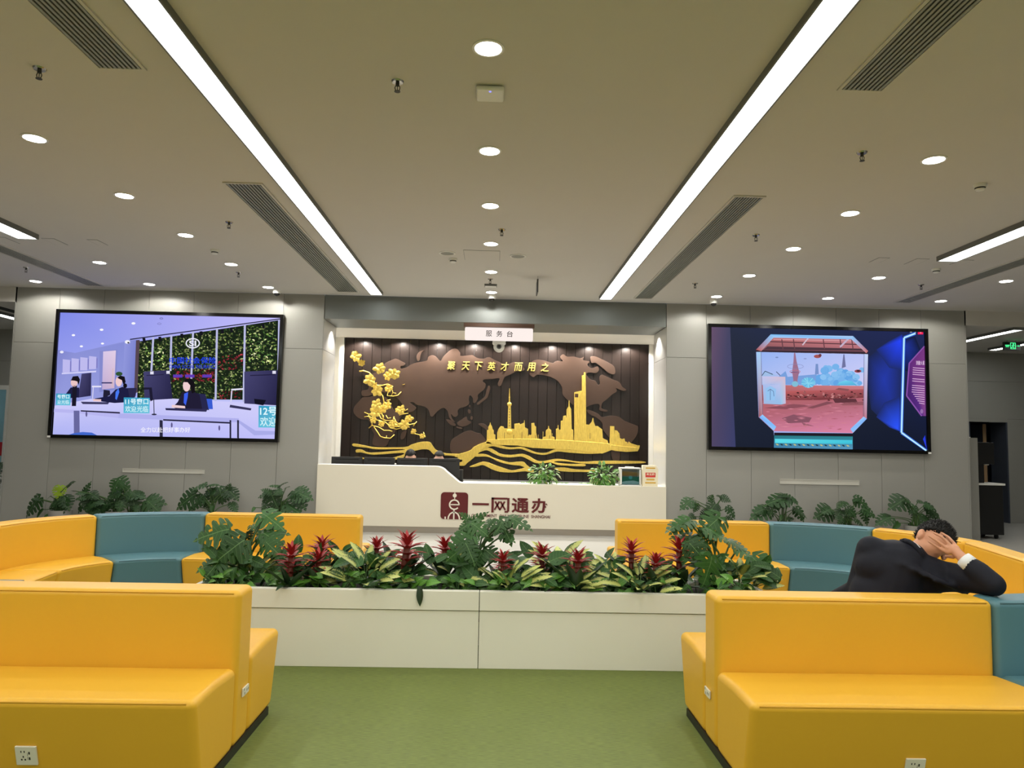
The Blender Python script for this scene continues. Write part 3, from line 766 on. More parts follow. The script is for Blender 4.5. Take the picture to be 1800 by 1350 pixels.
# logo: red rounded square with the white figure, then the lettering
lx0, lx1, lz0, lz1 = -0.832, -0.391, 0.232, 0.664
lc = (lx0 + lx1) / 2; lm = (lz0 + lz1) / 2; hw = (lx1 - lx0) / 2; hh = (lz1 - lz0) / 2; rr = 0.055
sq = []
for qx, qz, a0 in ((1, 1, 0), (-1, 1, 90), (-1, -1, 180), (1, -1, 270)):
    for k in range(5):
        a = math.radians(a0 + 22.5 * k)
        sq.append((lc + qx * (hw - rr) + rr * math.cos(a), lm + qz * (hh - rr) + rr * math.sin(a)))
plate = MB().prism(sq, DF - 0.012, DF).build('logo_plate', 'logo_red', t, bevel=0.002)
def zx(u, v): return (lx0 + (u - 80) / 405 * (lx1 - lx0), lz1 - (v - 90) / 405 * (lz1 - lz0))   # measured on the emblem
def stroke(pts, w, closed=False):
    m = MB()
    q = [zx(*p) for p in pts]; n = len(q); L = []; R = []
    for i in range(n):
        a = q[(i - 1) % n] if (closed or i > 0) else q[i]; b = q[(i + 1) % n] if (closed or i < n - 1) else q[i]
        dx, dz = b[0] - a[0], b[1] - a[1]; l = math.hypot(dx, dz) or 1
        L.append((q[i][0] - dz / l * w / 2, q[i][1] + dx / l * w / 2)); R.append((q[i][0] + dz / l * w / 2, q[i][1] - dx / l * w / 2))
    for i in range(n if closed else n - 1):
        j = (i + 1) % n
        m.prism([L[i], L[j], R[j], R[i]], DF - 0.015, DF - 0.011)
    return m
W = 0.022
m = stroke([(285, 90), (285, 190)], 0.014); cx, cz = zx(285, 137)
m.lathe([(0, -0.002), (0.032, -0.002), (0.032, 0.002), (0, 0.002)], (cx, DF - 0.0135, cz), 18, 'y'); m.build('logo_stroke', 'logo_white', plate)
ee = [(282 + 70 * math.cos(math.radians(a)), 275 - 70 * math.sin(math.radians(a))) for a in range(-4, 321, 12)]
stroke(ee, W).build('logo_stroke', 'logo_white', plate)
stroke([(225, 275), (352, 275)], W * 0.85).build('logo_stroke', 'logo_white', plate)
stroke([(279, 352), (279, 494)], W).build('logo_stroke', 'logo_white', plate)
stroke([(195 + 0, 494), (200, 455), (222, 415), (258, 392), (279, 388), (302, 392), (338, 415), (358, 455), (364, 494)], W).build('logo_stroke', 'logo_white', plate)
for x in (152, 404):
    stroke([(x, 458), (x, 494)], W).build('logo_stroke', 'logo_white', plate)
for ch, x0, x1, z0, z1, b in (('一', -0.322, -0.052, 0.465, 0.498, 0.02), ('通', 0.318, 0.602, 0.352, 0.592, 0.024), ('办', 0.638, 0.925, 0.352, 0.592, 0.024)):
    solid_text(ch, x0, x1, z0, z1, DF - 0.012, DF, b).build('character', 'logo_red', t)
solid_text('GOVERNMENT  ONLINE-OFFLINE  SHANGHAI', -0.33, 0.945, 0.272, 0.322, DF - 0.006, DF, 0.006).build('lettering', 'logo_red', t)

wang = MB()
def bar(a, b, w):
    (xa, za), (xb, zb) = a, b; l = math.hypot(xb - xa, zb - za); nx, nz = -(zb - za) / l * w / 2, (xb - xa) / l * w / 2
    wang.prism([(xa + nx, za + nz), (xb + nx, zb + nz), (xb - nx, zb - nz), (xa - nx, za - nz)], DF - 0.012, DF)
bar((-0.012, 0.577), (0.245, 0.577), 0.03); bar((0.008, 0.592), (0.008, 0.352), 0.038); bar((0.262, 0.588), (0.262, 0.37), 0.036); bar((0.262, 0.366), (0.205, 0.366), 0.028)
for q in (0.062, 0.148):
    bar((q - 0.012, 0.53), (q + 0.066, 0.395), 0.027); bar((q + 0.056, 0.53), (q - 0.022, 0.395), 0.027)
wang.build('character', 'logo_red', t)

# back counter under the plank wall
t = thing('back_counter', 'low grey back counter along the foot of the plank wall', 'counter', (0, 14.0, 0))
box('carcass', 'panel', -2.9, 2.98, 13.92, 14.16, 0, 0.73, t)
box('counter_top', 'luminaire_grey', -2.92, 3.0, 13.9, 14.165, 0.73, 0.76, t, bevel=0.003)

# monitors on the work surface, seen from behind
def make_monitor():
    t = thing('monitor', '', 'monitor', (0, 0, 0), 'monitors lined up behind the high counter')
    MB().box(-0.26, 0.26, -0.02, 0.02, 0.13, 0.45).build('display_housing', 'black', t, bevel=0.006)
    MB().box(-0.2, 0.2, -0.026, -0.02, 0.405, 0.412).build('vent_slot', 'black_gloss', t)
    MB().box(-0.25, 0.25, 0.0205, 0.022, 0.145, 0.44).build('screen', 'black_gloss', t)
    MB().box(-0.03, 0.03, -0.05, -0.025, 0.01, 0.3).build('stand', 'black', t)
    MB().box(-0.11, 0.11, -0.12, 0.06, 0.0, 0.012).build('base', 'black', t, bevel=0.004)
    return t
mo = make_monitor()
for i, x in enumerate((-2.48, -1.93, -1.37, -0.83)):
    lb = 'black computer monitor seen from behind, %s from the left on the desk' % ORD[i]
    if i == 0: mo.location = (x, 12.5, 0.74); mo['label'] = lb
    else: dup(mo, (x, 12.5, 0.74), lb)
mo2 = dup(mo, (-0.72, 12.78, 0.74), 'black monitor turned sideways behind the end of the monitor row', math.radians(70))
t = thing('desk_webcam', 'tiny white webcam between the second and third monitors', 'webcam', (-1.65, 12.44, 0.74))
MB().tube([(-1.65, 12.44, 0.745), (-1.65, 12.44, 1.07)], 0.006, 6).build('stalk', 'black', t)
MB().ball((-1.65, 12.43, 1.085), 0.017, 10, 8).build('camera_head', 'white_plastic', t, smooth=True)
box('foot', 'black', -1.69, -1.61, 12.4, 12.48, 0.74, 0.75, t)
tag(MB().box(-0.62, -0.52, 12.66, 12.9, 0.74, 1.0).box(-0.6, -0.54, 12.655, 12.66, 0.76, 0.98).build('computer_tower', 'black', bevel=0.004), 'black computer tower at the step of the reception desk', 'computer')

# acrylic box and paper flip stand on the low counter
x0, x1 = 2.10, 2.44; z0 = 0.815
t = thing('acrylic_box', 'white framed acrylic box with a green card on the low counter', 'box', (2.27, 12.2, z0))
fy = 12.02
mb = MB().box(x0, x1, fy, fy + 0.2, z0, z0 + 0.02).box(x0, x1, fy, fy + 0.2, z0 + 0.28, z0 + 0.3).box(x0, x0 + 0.025, fy, fy + 0.2, z0 + 0.02, z0 + 0.28).box(x1 - 0.025, x1, fy, fy + 0.2, z0 + 0.02, z0 + 0.28)
mb.build('frame', 'white_plastic', t, bevel=0.003)
box('lid_knob', 'white_plastic', 2.2, 2.34, fy + 0.06, fy + 0.14, z0 + 0.3, z0 + 0.315, t, bevel=0.003)
box('inner_back', 'luminaire_grey', x0 + 0.025, x1 - 0.025, fy + 0.18, fy + 0.19, z0 + 0.02, z0 + 0.28, t)
cd = box('card', 'green_card', x0 + 0.03, x1 - 0.03, fy + 0.02, fy + 0.025, z0 + 0.07, z0 + 0.15, t)
MB().lathe([(0.0, -0.002), (0.03, -0.002), (0.03, 0.002), (0.0, 0.002)], (2.27, fy + 0.017, z0 + 0.14), 16, 'y').build('emblem', 'teal_card', cd)
MB().prism([(x0 + 0.03, z0 + 0.03), (x1 - 0.03, z0 + 0.03), (x1 - 0.03, z0 + 0.07), (2.32, z0 + 0.09), (2.2, z0 + 0.08), (x0 + 0.03, z0 + 0.065)], fy + 0.015, fy + 0.02).build('wave_print', 'white_plastic', cd)
box('pane', 'glass', x0 + 0.025, x1 - 0.025, fy + 0.002, fy + 0.006, z0 + 0.02, z0 + 0.28, t)
for x in (x0 + 0.0125, x1 - 0.0125):
    for z in (z0 + 0.02, z0 + 0.28):
        MB().lathe([(0, -0.004), (0.008, -0.004), (0.008, 0.0), (0, 0.0)], (x, fy, z), 10, 'y').build('corner_bolt', 'chrome', t)
x0, x1 = 2.465, 2.72
t = thing('paper_stand', 'cream card stand with a red printed label at the end of the desk', 'card stand', (2.59, 12.2, z0))
MB().prism([(x0, z0), (x1, z0), (x1 + 0.005, z0 + 0.28), (x1 - 0.03, z0 + 0.345), (x0 + 0.005, z0 + 0.345)], 12.02, 12.12).build('card_body', 'paper_cream', t, bevel=0.003)
lab = box('label_print', 'paper_red', x0 + 0.05, x1 - 0.04, 12.017, 12.0195, z0 + 0.15, z0 + 0.225, t)
solid_text('意见箱', x0 + 0.065, x1 - 0.055, z0 + 0.178, z0 + 0.218, 12.0155, 12.0168, 0.02).build('lettering', 'paper_cream', lab)
for za, zb, d in ((0.05, 0.07, 0.045), (0.1, 0.125, 0.065), (0.29, 0.31, 0.055)):
    box('gold_bar', 'paper_gold', x0 + d, x1 - d + 0.01, 12.017, 12.0195, z0 + za, z0 + zb, t)

# ------------------------------------------------------------------ relief on the plank wall
rel = thing('wall_relief', 'bronze world map relief with gold skyline, waves and magnolia branch', 'wall art', (0, NY, 1.0))
RY = NY - 0.006
def A(x, y): p = at(600 + x / 5.193, 590 + y / 5.193, RY); return (p.x, p.z)
def B(x, y): p = at(840 + x / 5.0, 590 + y / 5.0, RY); return (p.x, p.z)
def H(x, y): p = at(620 + x / 9.0, 630 + y / 9.0, RY); return (p.x, p.z)
def rounded(pts, n=3):
    out = []; N_ = len(pts)
    for i in range(N_):
        p0, p1, p2, p3 = (pts[(i + k) % N_] for k in (-1, 0, 1, 2))
        for j in range(n):
            t_ = j / n; q = []
            for a in (0, 1):
                q.append(0.5 * (2 * p1[a] + (p2[a] - p0[a]) * t_ + (2 * p0[a] - 5 * p1[a] + 4 * p2[a] - p3[a]) * t_ ** 2 + (3 * p1[a] - p0[a] - 3 * p2[a] + p3[a]) * t_ ** 3))
            out.append(tuple(q))
    return out
def plate_(name, pts, d0, d1, m, bev=0.006):
    if name in ('continent', 'island', 'wave'): pts = rounded(pts); bev = 0.003
    return MB().prism(pts, RY - d1, RY - d0).build(name, m, rel, bevel=bev, seg=2)
eur = [A(*p) for p in [(330, 325), (400, 255), (460, 225), (500, 212), (545, 232), (585, 256), (568, 276), (540, 280), (548, 302), (600, 290), (640, 264), (700, 245), (780, 230), (795, 195), (830, 180), (865, 192), (905, 233), (930, 195), (975, 150), (1020, 122), (1060, 125), (1085, 160), (1090, 186), (1160, 182), (1200, 180), (1240, 205), (1300, 212), (1350, 198), (1400, 225), (1440, 240), (1470, 258)]]
eur += [B(*p) for p in [(220, 246), (262, 256), (310, 234), (350, 245), (395, 275), (410, 300), (385, 312), (340, 316), (280, 345), (240, 362), (225, 385), (205, 435), (186, 446), (174, 424), (190, 385), (180, 375), (130, 382), (60, 386), (42, 402), (68, 425), (58, 468), (22, 500)]]
eur += [A(*p) for p in [(1245, 545), (1247, 572), (1225, 612), (1205, 612), (1200, 572), (1175, 545), (1164, 580), (1166, 622), (1130, 650), (1080, 664), (1062, 690), (1066, 720), (1045, 743), (1020, 735), (1002, 715), (1012, 758), (1038, 788), (1012, 780), (985, 745), (970, 690), (932, 660), (880, 690), (850, 722), (835, 740), (815, 735), (805, 700), (790, 670), (750, 645), (690, 632), (660, 610), (628, 615), (682, 652), (670, 680), (640, 697), (595, 690), (540, 600), (470, 540), (400, 520), (330, 520), (250, 552), (195, 550), (186, 520), (196, 500), (240, 495), (252, 462), (205, 432), (206, 396), (240, 400), (262, 370), (300, 345)]]
plate_('continent', eur, 0.0, 0.03, 'bronze')
plate_('continent', [A(*p) for p in [(200, 562), (250, 560), (330, 545), (400, 560), (440, 600), (480, 680), (540, 700), (560, 720), (520, 790), (505, 850), (480, 900), (440, 950), (405, 1008), (300, 1003), (286, 962), (300, 900), (275, 850), (252, 772), (200, 767), (150, 746), (114, 702), (120, 650), (162, 602)]], 0.0, 0.026, 'bronze')
for pts in ([(760, 135), (735, 150), (722, 185), (715, 225), (697, 231), (687, 197), (700, 162), (730, 140)],
            [(1345, 455), (1359, 480), (1346, 530), (1331, 570), (1290, 602), (1250, 632), (1238, 617), (1290, 575), (1315, 545), (1325, 500)],
            [(955, 765), (1000, 772), (1042, 808), (1034, 826), (990, 808)],
            [(1060, 792), (1100, 765), (1142, 738), (1152, 770), (1187, 790), (1150, 820), (1100, 832), (1064, 816)],
            [(1050, 830), (1104, 842), (1090, 853), (1058, 843)],
            [(1160, 672), (1178, 680), (1180, 705), (1164, 712), (1155, 692)], [(1182, 736), (1200, 742), (1196, 765), (1178, 762)], [(1168, 632), (1180, 640), (1174, 655), (1164, 648)],
            [(1250, 808), (1300, 803), (1352, 848), (1346, 885), (1310, 850)], [(566, 875), (596, 868), (580, 930), (550, 950), (540, 930), (548, 895)]):
    plate_('island', [A(*p) for p in pts], 0.0, 0.024, 'bronze')
plate_('continent', [A(*p) for p in [(995, 1045), (1002, 960), (1060, 915), (1120, 880), (1180, 865), (1230, 885), (1280, 900), (1322, 960), (1322, 1000), (1250, 1045), (1180, 1058), (1100, 1064), (1030, 1078)]], 0.0, 0.024, 'bronze')
plate_('continent', [B(*p) for p in [(450, 315), (446, 285), (455, 258), (480, 225), (530, 212), (600, 225), (655, 243), (690, 224), (745, 226), (725, 202), (726, 180), (750, 165), (782, 186), (840, 185), (900, 200), (932, 186), (922, 216), (980, 228), (960, 258), (1000, 290), (1050, 270), (1062, 300), (1040, 330), (975, 325), (952, 342), (990, 387), (1030, 397), (1055, 432), (1072, 420), (1066, 370), (1090, 345), (1150, 370), (1180, 385), (1240, 410), (1266, 450), (1302, 475), (1282, 487), (1240, 475), (1212, 462), (1220, 490), (1180, 517), (1130, 562), (1092, 592), (1086, 640), (1137, 655), (1126, 670), (1068, 657), (1070, 617), (1050, 600), (990, 612), (955, 628), (900, 640), (850, 620), (810, 590), (745, 520), (740, 460), (700, 400), (640, 366), (580, 350), (520, 345), (490, 366), (458, 348)]], 0.0, 0.03, 'bronze')
plate_('island', [B(*p) for p in [(988, 190), (1032, 185), (1080, 205), (1140, 235), (1197, 275), (1202, 337), (1150, 332), (1100, 290), (1065, 262), (1030, 240), (996, 240)]], 0.0, 0.03, 'bronze')
plate_('continent', [B(*p) for p in [(955, 652), (1010, 665), (1060, 690), (1090, 715), (1170, 704), (1240, 715), (1290, 750), (1380, 785), (1406, 802), (1396, 870), (1362, 920), (1330, 950), (1255, 960), (1243, 1092), (1190, 1097), (1170, 1030), (1172, 930), (1100, 830), (1092, 770), (1040, 720), (980, 692)]], 0.0, 0.026, 'bronze')
# gold skyline: every building its own plate, at its own depth
sky = [
    ([(78, 945), (80, 832), (92, 826), (92, 802), (105, 780), (108, 764), (111, 764), (114, 780), (125, 800), (130, 822), (140, 832), (140, 866), (154, 870), (154, 945)], .04),
    ([(168, 950), (170, 852), (180, 822), (200, 795), (226, 799), (232, 815), (262, 815), (322, 820), (324, 950)], .036),
    ([(320, 950), (320, 776), (365, 769), (372, 780), (404, 766), (407, 744), (410, 744), (412, 806), (440, 821), (440, 950)], .042),
    ([(440, 955), (440, 880), (470, 870), (470, 770), (495, 766), (498, 790), (511, 800), (511, 850), (522, 905), (556, 912), (560, 955)], .038),
    ([(560, 970), (570, 892), (598, 885), (598, 832), (617, 816), (619, 794), (623, 794), (625, 816), (643, 832), (646, 885), (672, 892), (682, 970)], .04),
    ([(684, 970), (686, 820), (700, 816), (702, 785), (706, 785), (708, 816), (717, 832), (728, 822), (728, 970)], .037),
    ([(724, 970), (728, 750), (745, 745), (750, 706), (770, 703), (779, 730), (780, 970)], .041),
    ([(776, 970), (779, 650), (796, 622), (798, 570), (803, 570), (805, 622), (818, 646), (823, 820), (836, 830), (840, 970)], .046),
    ([(845, 930), (845, 500), (912, 485), (914, 930)], .05), ([(911, 930), (912, 352), (929, 348), (929, 325), (943, 325), (946, 490), (950, 930)], .055),
    ([(836, 995), (846, 858), (870, 815), (926, 810), (930, 995)], .044), ([(922, 995), (925, 808), (950, 780), (976, 785), (1000, 756), (1008, 724), (1012, 724), (1016, 756), (1030, 796), (1032, 995)], .043),
    ([(1028, 1000), (1030, 796), (1051, 795), (1091, 825), (1096, 900), (1112, 910), (1137, 920), (1160, 1000)], .04),
    ([(1154, 1005), (1160, 795), (1196, 797), (1200, 1005)], .046), ([(1196, 1005), (1200, 830), (1221, 835), (1241, 860), (1245, 900), (1266, 910), (1268, 1010)], .042),
    ([(1264, 1010), (1268, 908), (1286, 904), (1291, 930), (1311, 936), (1312, 956), (1324, 930), (1340, 945), (1400, 964), (1421, 965), (1416, 990), (1402, 1016)], .038)]
for pts, d in sky:
    plate_('building', [B(*p) for p in pts], 0.0, d, 'gold', 0.003)
tw = MB()
tw.prism([B(*p) for p in [(261, 830), (266, 620), (289, 620), (293, 830)]], RY - 0.045, RY)
tw.prism([B(*p) for p in [(270, 600), (273, 530), (276, 465), (279, 465), (282, 530), (285, 600)]], RY - 0.04, RY)
for (bx, bz), r in (((277, 604), 20), ((276, 845), 27), ((277, 545), 7)):
    c = B(bx, bz); tw.ball((c[0], RY - 0.03, c[1]), (r * 0.0022, 0.03, r * 0.0022), 16, 10)
tower = tw.build('television_tower', 'gold', rel, smooth=True, sharp=35)
for k in range(7):
    c = B(277, 648 + k * 24); box('window', 'sign_brown', c[0] - 0.006, c[0] + 0.006, RY - 0.047, RY - 0.044, c[1] - 0.012, c[1] + 0.012, tower)
c = B(866, 526); box('opening', 'sign_brown', c[0] - 0.035, c[0] + 0.03, RY - 0.052, RY - 0.049, c[1] - 0.04, c[1] + 0.03, rel)
for a, b in (((855, 560), (868, 850)), ((888, 520), (872, 800)), ((902, 500), (905, 850)), ((921, 380), (922, 850))):
    p = B(*a); q = B(*b); MB().tube([(p[0], RY - 0.051, p[1]), (q[0], RY - 0.051, q[1])], 0.006, 5).build('facade_rib', 'gold', rel)
rnd_ = random.Random(9)
for pts, d in sky:          # facade joints so that the towers read as separate blocks
    x0, x1 = min(p[0] for p in pts), max(p[0] for p in pts)
    if x1 - x0 < 40 or x0 > 1020: continue
    for k in range(int((x1 - x0) / 26)):
        x = x0 + 14 + k * 26 + rnd_.uniform(-5, 5)
        top = max([p[1] for p in pts if abs(p[0] - x) < 22] or [900]) if False else min(905, max(p[1] for p in pts) - 15)
        c0 = B(x, top - rnd_.uniform(25, 70)); c1 = B(x + 0.5, top)
        MB().box(c0[0] - 0.004, c0[0] + 0.004, RY - d - 0.004, RY - d + 0.002, c1[1], c0[1]).build('facade_rib', 'sign_brown' if k % 3 == 2 else 'gold', rel)
plate_('river_bank', [B(*p) for p in [(70, 948), (78, 915), (340, 905), (700, 915), (1000, 935), (1160, 950), (1180, 1002), (1090, 1036), (1000, 1028), (800, 1002), (480, 987), (350, 966), (200, 962)]], 0.0, 0.06, 'gold', 0.004)
plate_('river_bank', [B(*p) for p in [(1150, 1000), (1170, 960), (1300, 975), (1402, 985), (1402, 1016), (1300, 1022), (1210, 1014)]], 0.0, 0.062, 'gold', 0.004)
waves = [
    [A(*p) for p in [(115, 985), (230, 1005), (330, 1020), (580, 1018), (640, 995), (730, 970), (805, 970), (835, 1005), (870, 1045), (960, 1075), (1080, 1080), (1080, 1103), (960, 1093), (880, 1097), (840, 1080), (800, 1042), (740, 1038), (690, 1048), (640, 1056), (590, 1050), (560, 1036), (330, 1038), (230, 1022), (115, 1010)]],
    [A(*p) for p in [(140, 1040), (190, 1040), (270, 1068), (560, 1045), (622, 1035), (645, 1058), (582, 1098), (555, 1120), (440, 1138), (430, 1126), (550, 1092), (560, 1070), (300, 1087), (190, 1066), (140, 1066)]],
    [A(*p) for p in [(105, 1108), (180, 1108), (220, 1125), (110, 1125)]],
    [A(*p) for p in [(1040, 1088), (1110, 1070), (1180, 1045), (1215, 1012), (1300, 975), (1345, 968), (1372, 990), (1310, 1018), (1235, 1090), (1200, 1122), (1150, 1162), (1120, 1187), (1050, 1180), (1050, 1166), (1100, 1150), (1100, 1132), (1045, 1130), (1068, 1110), (1040, 1106)]],
    [B(*p) for p in [(-20, 1012), (60, 983), (110, 988), (150, 1008), (200, 1038), (290, 1048), (390, 1038), (450, 1058), (490, 1083), (540, 1103), (600, 1098), (680, 1083), (760, 1088), (900, 1108), (1100, 1099), (1432, 1103), (1432, 1122), (1040, 1127), (900, 1121), (800, 1107), (700, 1102), (650, 1112), (560, 1122), (500, 1117), (440, 1087), (380, 1062), (290, 1070), (200, 1062), (130, 1032), (80, 1007), (20, 1022), (-20, 1042)]],
    [B(*p) for p in [(-20, 1043), (40, 1038), (90, 1048), (140, 1073), (200, 1093), (280, 1113), (340, 1108), (400, 1108), (432, 1138), (485, 1180), (482, 1197), (420, 1192), (388, 1166), (410, 1160), (370, 1142), (310, 1137), (230, 1122), (170, 1102), (110, 1072), (60, 1062), (-20, 1063)]],
    [B(*p) for p in [(-75, 1152), (-20, 1128), (40, 1108), (90, 1113), (140, 1133), (200, 1153), (300, 1183), (380, 1168), (440, 1178), (485, 1190), (400, 1192), (300, 1202), (200, 1197), (130, 1177), (90, 1157), (40, 1137), (-20, 1152)]],
    [B(*p) for p in [(625, 1105), (700, 1118), (820, 1128), (932, 1128), (936, 1146), (860, 1147), (780, 1142), (700, 1136)]],
    [B(*p) for p in [(676, 1163), (760, 1158), (850, 1173), (1012, 1183), (1012, 1197), (900, 1197), (800, 1196), (700, 1186)]],
    [B(*p) for p in [(40, 968), (130, 946), (200, 966), (290, 981), (380, 976), (440, 996), (520, 1026), (600, 1028), (660, 1003), (720, 993), (800, 1003), (950, 1016), (1092, 1016), (1088, 1034), (950, 1038), (800, 1028), (700, 1018), (640, 1034), (580, 1048), (500, 1038), (430, 1014), (370, 994), (280, 999), (200, 988), (130, 972), (50, 990)]]]
for i, w in enumerate(waves):
    plate_('wave', w, 0.0, 0.048 + 0.004 * (i % 4), 'gold', 0.005)
# slogan, one raised character after the other
xs = [(122, 1), (352, 1), (545, 1), (757, 1), (965, 1), (1180, 1), (1385, 1), (1602, 1)]
for ch, (cx, _) in zip('聚天下英才而用之', xs):
    dz = (cx - 122) / 1480 * 26
    p = at(780 + (cx - 62) / 9.0, 625 + (228 + dz) / 9.0, RY); q = at(780 + (cx + 62) / 9.0, 625 + (96 + dz) / 9.0, RY)
    solid_text(ch, p.x, q.x, p.z, q.z, RY - 0.05, RY - 0.03, 0.010, 0.12).build('character', 'gold_letter', rel)
# magnolia: branches as swept tubes, flowers as clusters of cupped petals
def petal_mesh(mb, base, d, n, L, Wd):
    d = Vector(d).normalized(); n = Vector(n); n = (n - d * n.dot(d)).normalized(); s = d.cross(n)
    vs = []; fs = []
    prof = [(0.0, 0.12), (0.25, 0.6), (0.55, 0.9), (0.82, 0.66), (1.0, 0.04)]
    for t_, w_ in prof:
        for k in (-1, -0.5, 0, 0.5, 1):
            cup = 0.30 * L * (1 - k * k) * math.sin(math.pi * min(1, t_ + 0.1))
            vs.append(Vector(base) + d * L * t_ + s * k * w_ * Wd / 2 + n * cup)
    for i in range(4):
        for k in range(4):
            fs.append((i * 5 + k, i * 5 + k + 1, (i + 1) * 5 + k + 1, (i + 1) * 5 + k))
    mb.add(vs, fs)
def flower_mesh(seed):
    random.seed(seed); mb = MB()
    for k in range(6):
        a = math.radians(60 * k + random.uniform(-14, 14))
        petal_mesh(mb, (0, 0, 0), (math.cos(a), -0.25, math.sin(a)), (0, -1, 0), random.uniform(0.85, 1.1), random.uniform(0.75, 0.95))
    for k in range(3):
        a = math.radians(120 * k + 40 + random.uniform(-20, 20))
        petal_mesh(mb, (0, -0.18, 0), (math.cos(a), -0.9, math.sin(a)), (-math.cos(a) * 0.3, -1, -math.sin(a) * 0.3), 0.55, 0.6)
    mb.ball((0, -0.1, 0), (0.16, 0.25, 0.16), 8, 6)
    return mb.build('magnolia_flower', 'gold', rel, smooth=True)
fl = [flower_mesh(s) for s in (3, 8)]
spots = [(250, 160, 66), (238, 205, 48), (410, 350, 72), (610, 365, 74), (665, 420, 55), (745, 425, 74), (735, 500, 50), (430, 508, 36), (480, 640, 70), (450, 755, 70), (560, 822, 66), (680, 872, 60), (700, 725, 52), (800, 820, 60), (760, 860, 45), (780, 985, 58), (915, 990, 62), (970, 908, 54), (385, 1022, 42), (510, 1092, 42), (1062, 1138, 36), (1165, 1182, 38)]
random.seed(11)
for i, (hx, hz, r) in enumerate(spots):
    o = fl[i] if i < 2 else inst(fl[i % 2], rel)
    p = H(hx, hz); o.parent = rel
    o.location = (p[0], RY - 0.04 - 0.004 * (i % 4) - NY, p[1] - 1.0)
    o.rotation_euler = (0, random.uniform(0, 6.28), 0); s = r / 9.0 * 14.2 / 1280 * 1.3; o.scale = (s, s * 0.75, s)
for pts, r in (([(110, 205), (180, 200), (260, 225), (330, 290)], 11), ([(300, 450), (380, 430), (470, 430), (560, 410), (640, 450)], 11), ([(550, 420), (570, 510), (550, 590), (640, 600), (720, 585), (770, 530)], 7), ([(620, 480), (640, 540), (615, 590)], 6), ([(640, 545), (690, 555)], 5), ([(565, 520), (610, 485)], 5),
               ([(360, 495), (440, 540), (480, 600), (500, 700), (450, 800), (470, 900), (500, 1000)], 10), ([(600, 655), (540, 670)], 9), ([(190, 852), (260, 885), (340, 860), (410, 850)], 8), ([(190, 925), (260, 915), (310, 945), (380, 905), (430, 880)], 8), ([(320, 790), (322, 850)], 6), ([(260, 890), (265, 930), (310, 990), (310, 1060), (260, 1105)], 8), ([(310, 1060), (420, 1090), (500, 1140), (580, 1140), (630, 1155)], 8),
               ([(340, 1080), (400, 1170), (440, 1235), (500, 1255), (600, 1265), (665, 1205)], 8), ([(540, 1222), (535, 1255)], 5), ([(420, 880), (450, 950), (530, 985), (640, 980), (660, 920)], 8), ([(330, 965), (430, 985), (520, 1010), (580, 1060), (680, 1080), (780, 1080)], 9), ([(560, 1040), (600, 1100), (700, 1120), (770, 1100), (780, 1050)], 8), ([(650, 930), (700, 1020), (800, 1060), (900, 1090)], 9), ([(640, 980), (635, 1060)], 6), ([(530, 900), (560, 950), (610, 940)], 6), ([(490, 900), (495, 960)], 6), ([(840, 960), (870, 1020), (900, 1050), (985, 1030)], 7), ([(960, 1075), (985, 1040), (1015, 1000)], 6), ([(880, 868), (800, 880), (740, 900)], 7),
               ([(920, 1183), (1000, 1195), (1080, 1215), (1140, 1248)], 7), ([(1120, 1165), (1150, 1225)], 5), ([(830, 408), (790, 420)], 5), ([(875, 802), (830, 830)], 5)):
    q = [H(*p) for p in pts]
    MB().tube([(x, RY - 0.036 - 0.004 * math.sin(i * 2.0), z) for i, (x, z) in enumerate(q)], r / 9.0 * 14.2 / 1280, 6).build('branch', 'gold', rel, smooth=True)
# ------------------------------------------------------------------ the two big screens
def led_material():
    m = bpy.data.materials.new('led_picture'); m.use_nodes = True
    nt = m.node_tree; N = nt.nodes; L = nt.links; N.remove(N['Principled BSDF'])
    at_ = N.new('ShaderNodeAttribute'); at_.attribute_name = 'picture'
    e = N.new('ShaderNodeEmission'); e.inputs['Strength'].default_value = LED_L
    L.new(at_.outputs['Color'], e.inputs['Color']); L.new(e.outputs[0], N['Material Output'].inputs['Surface'])
    MATS['led_picture'] = m
LED_L = 0.86
led_material()

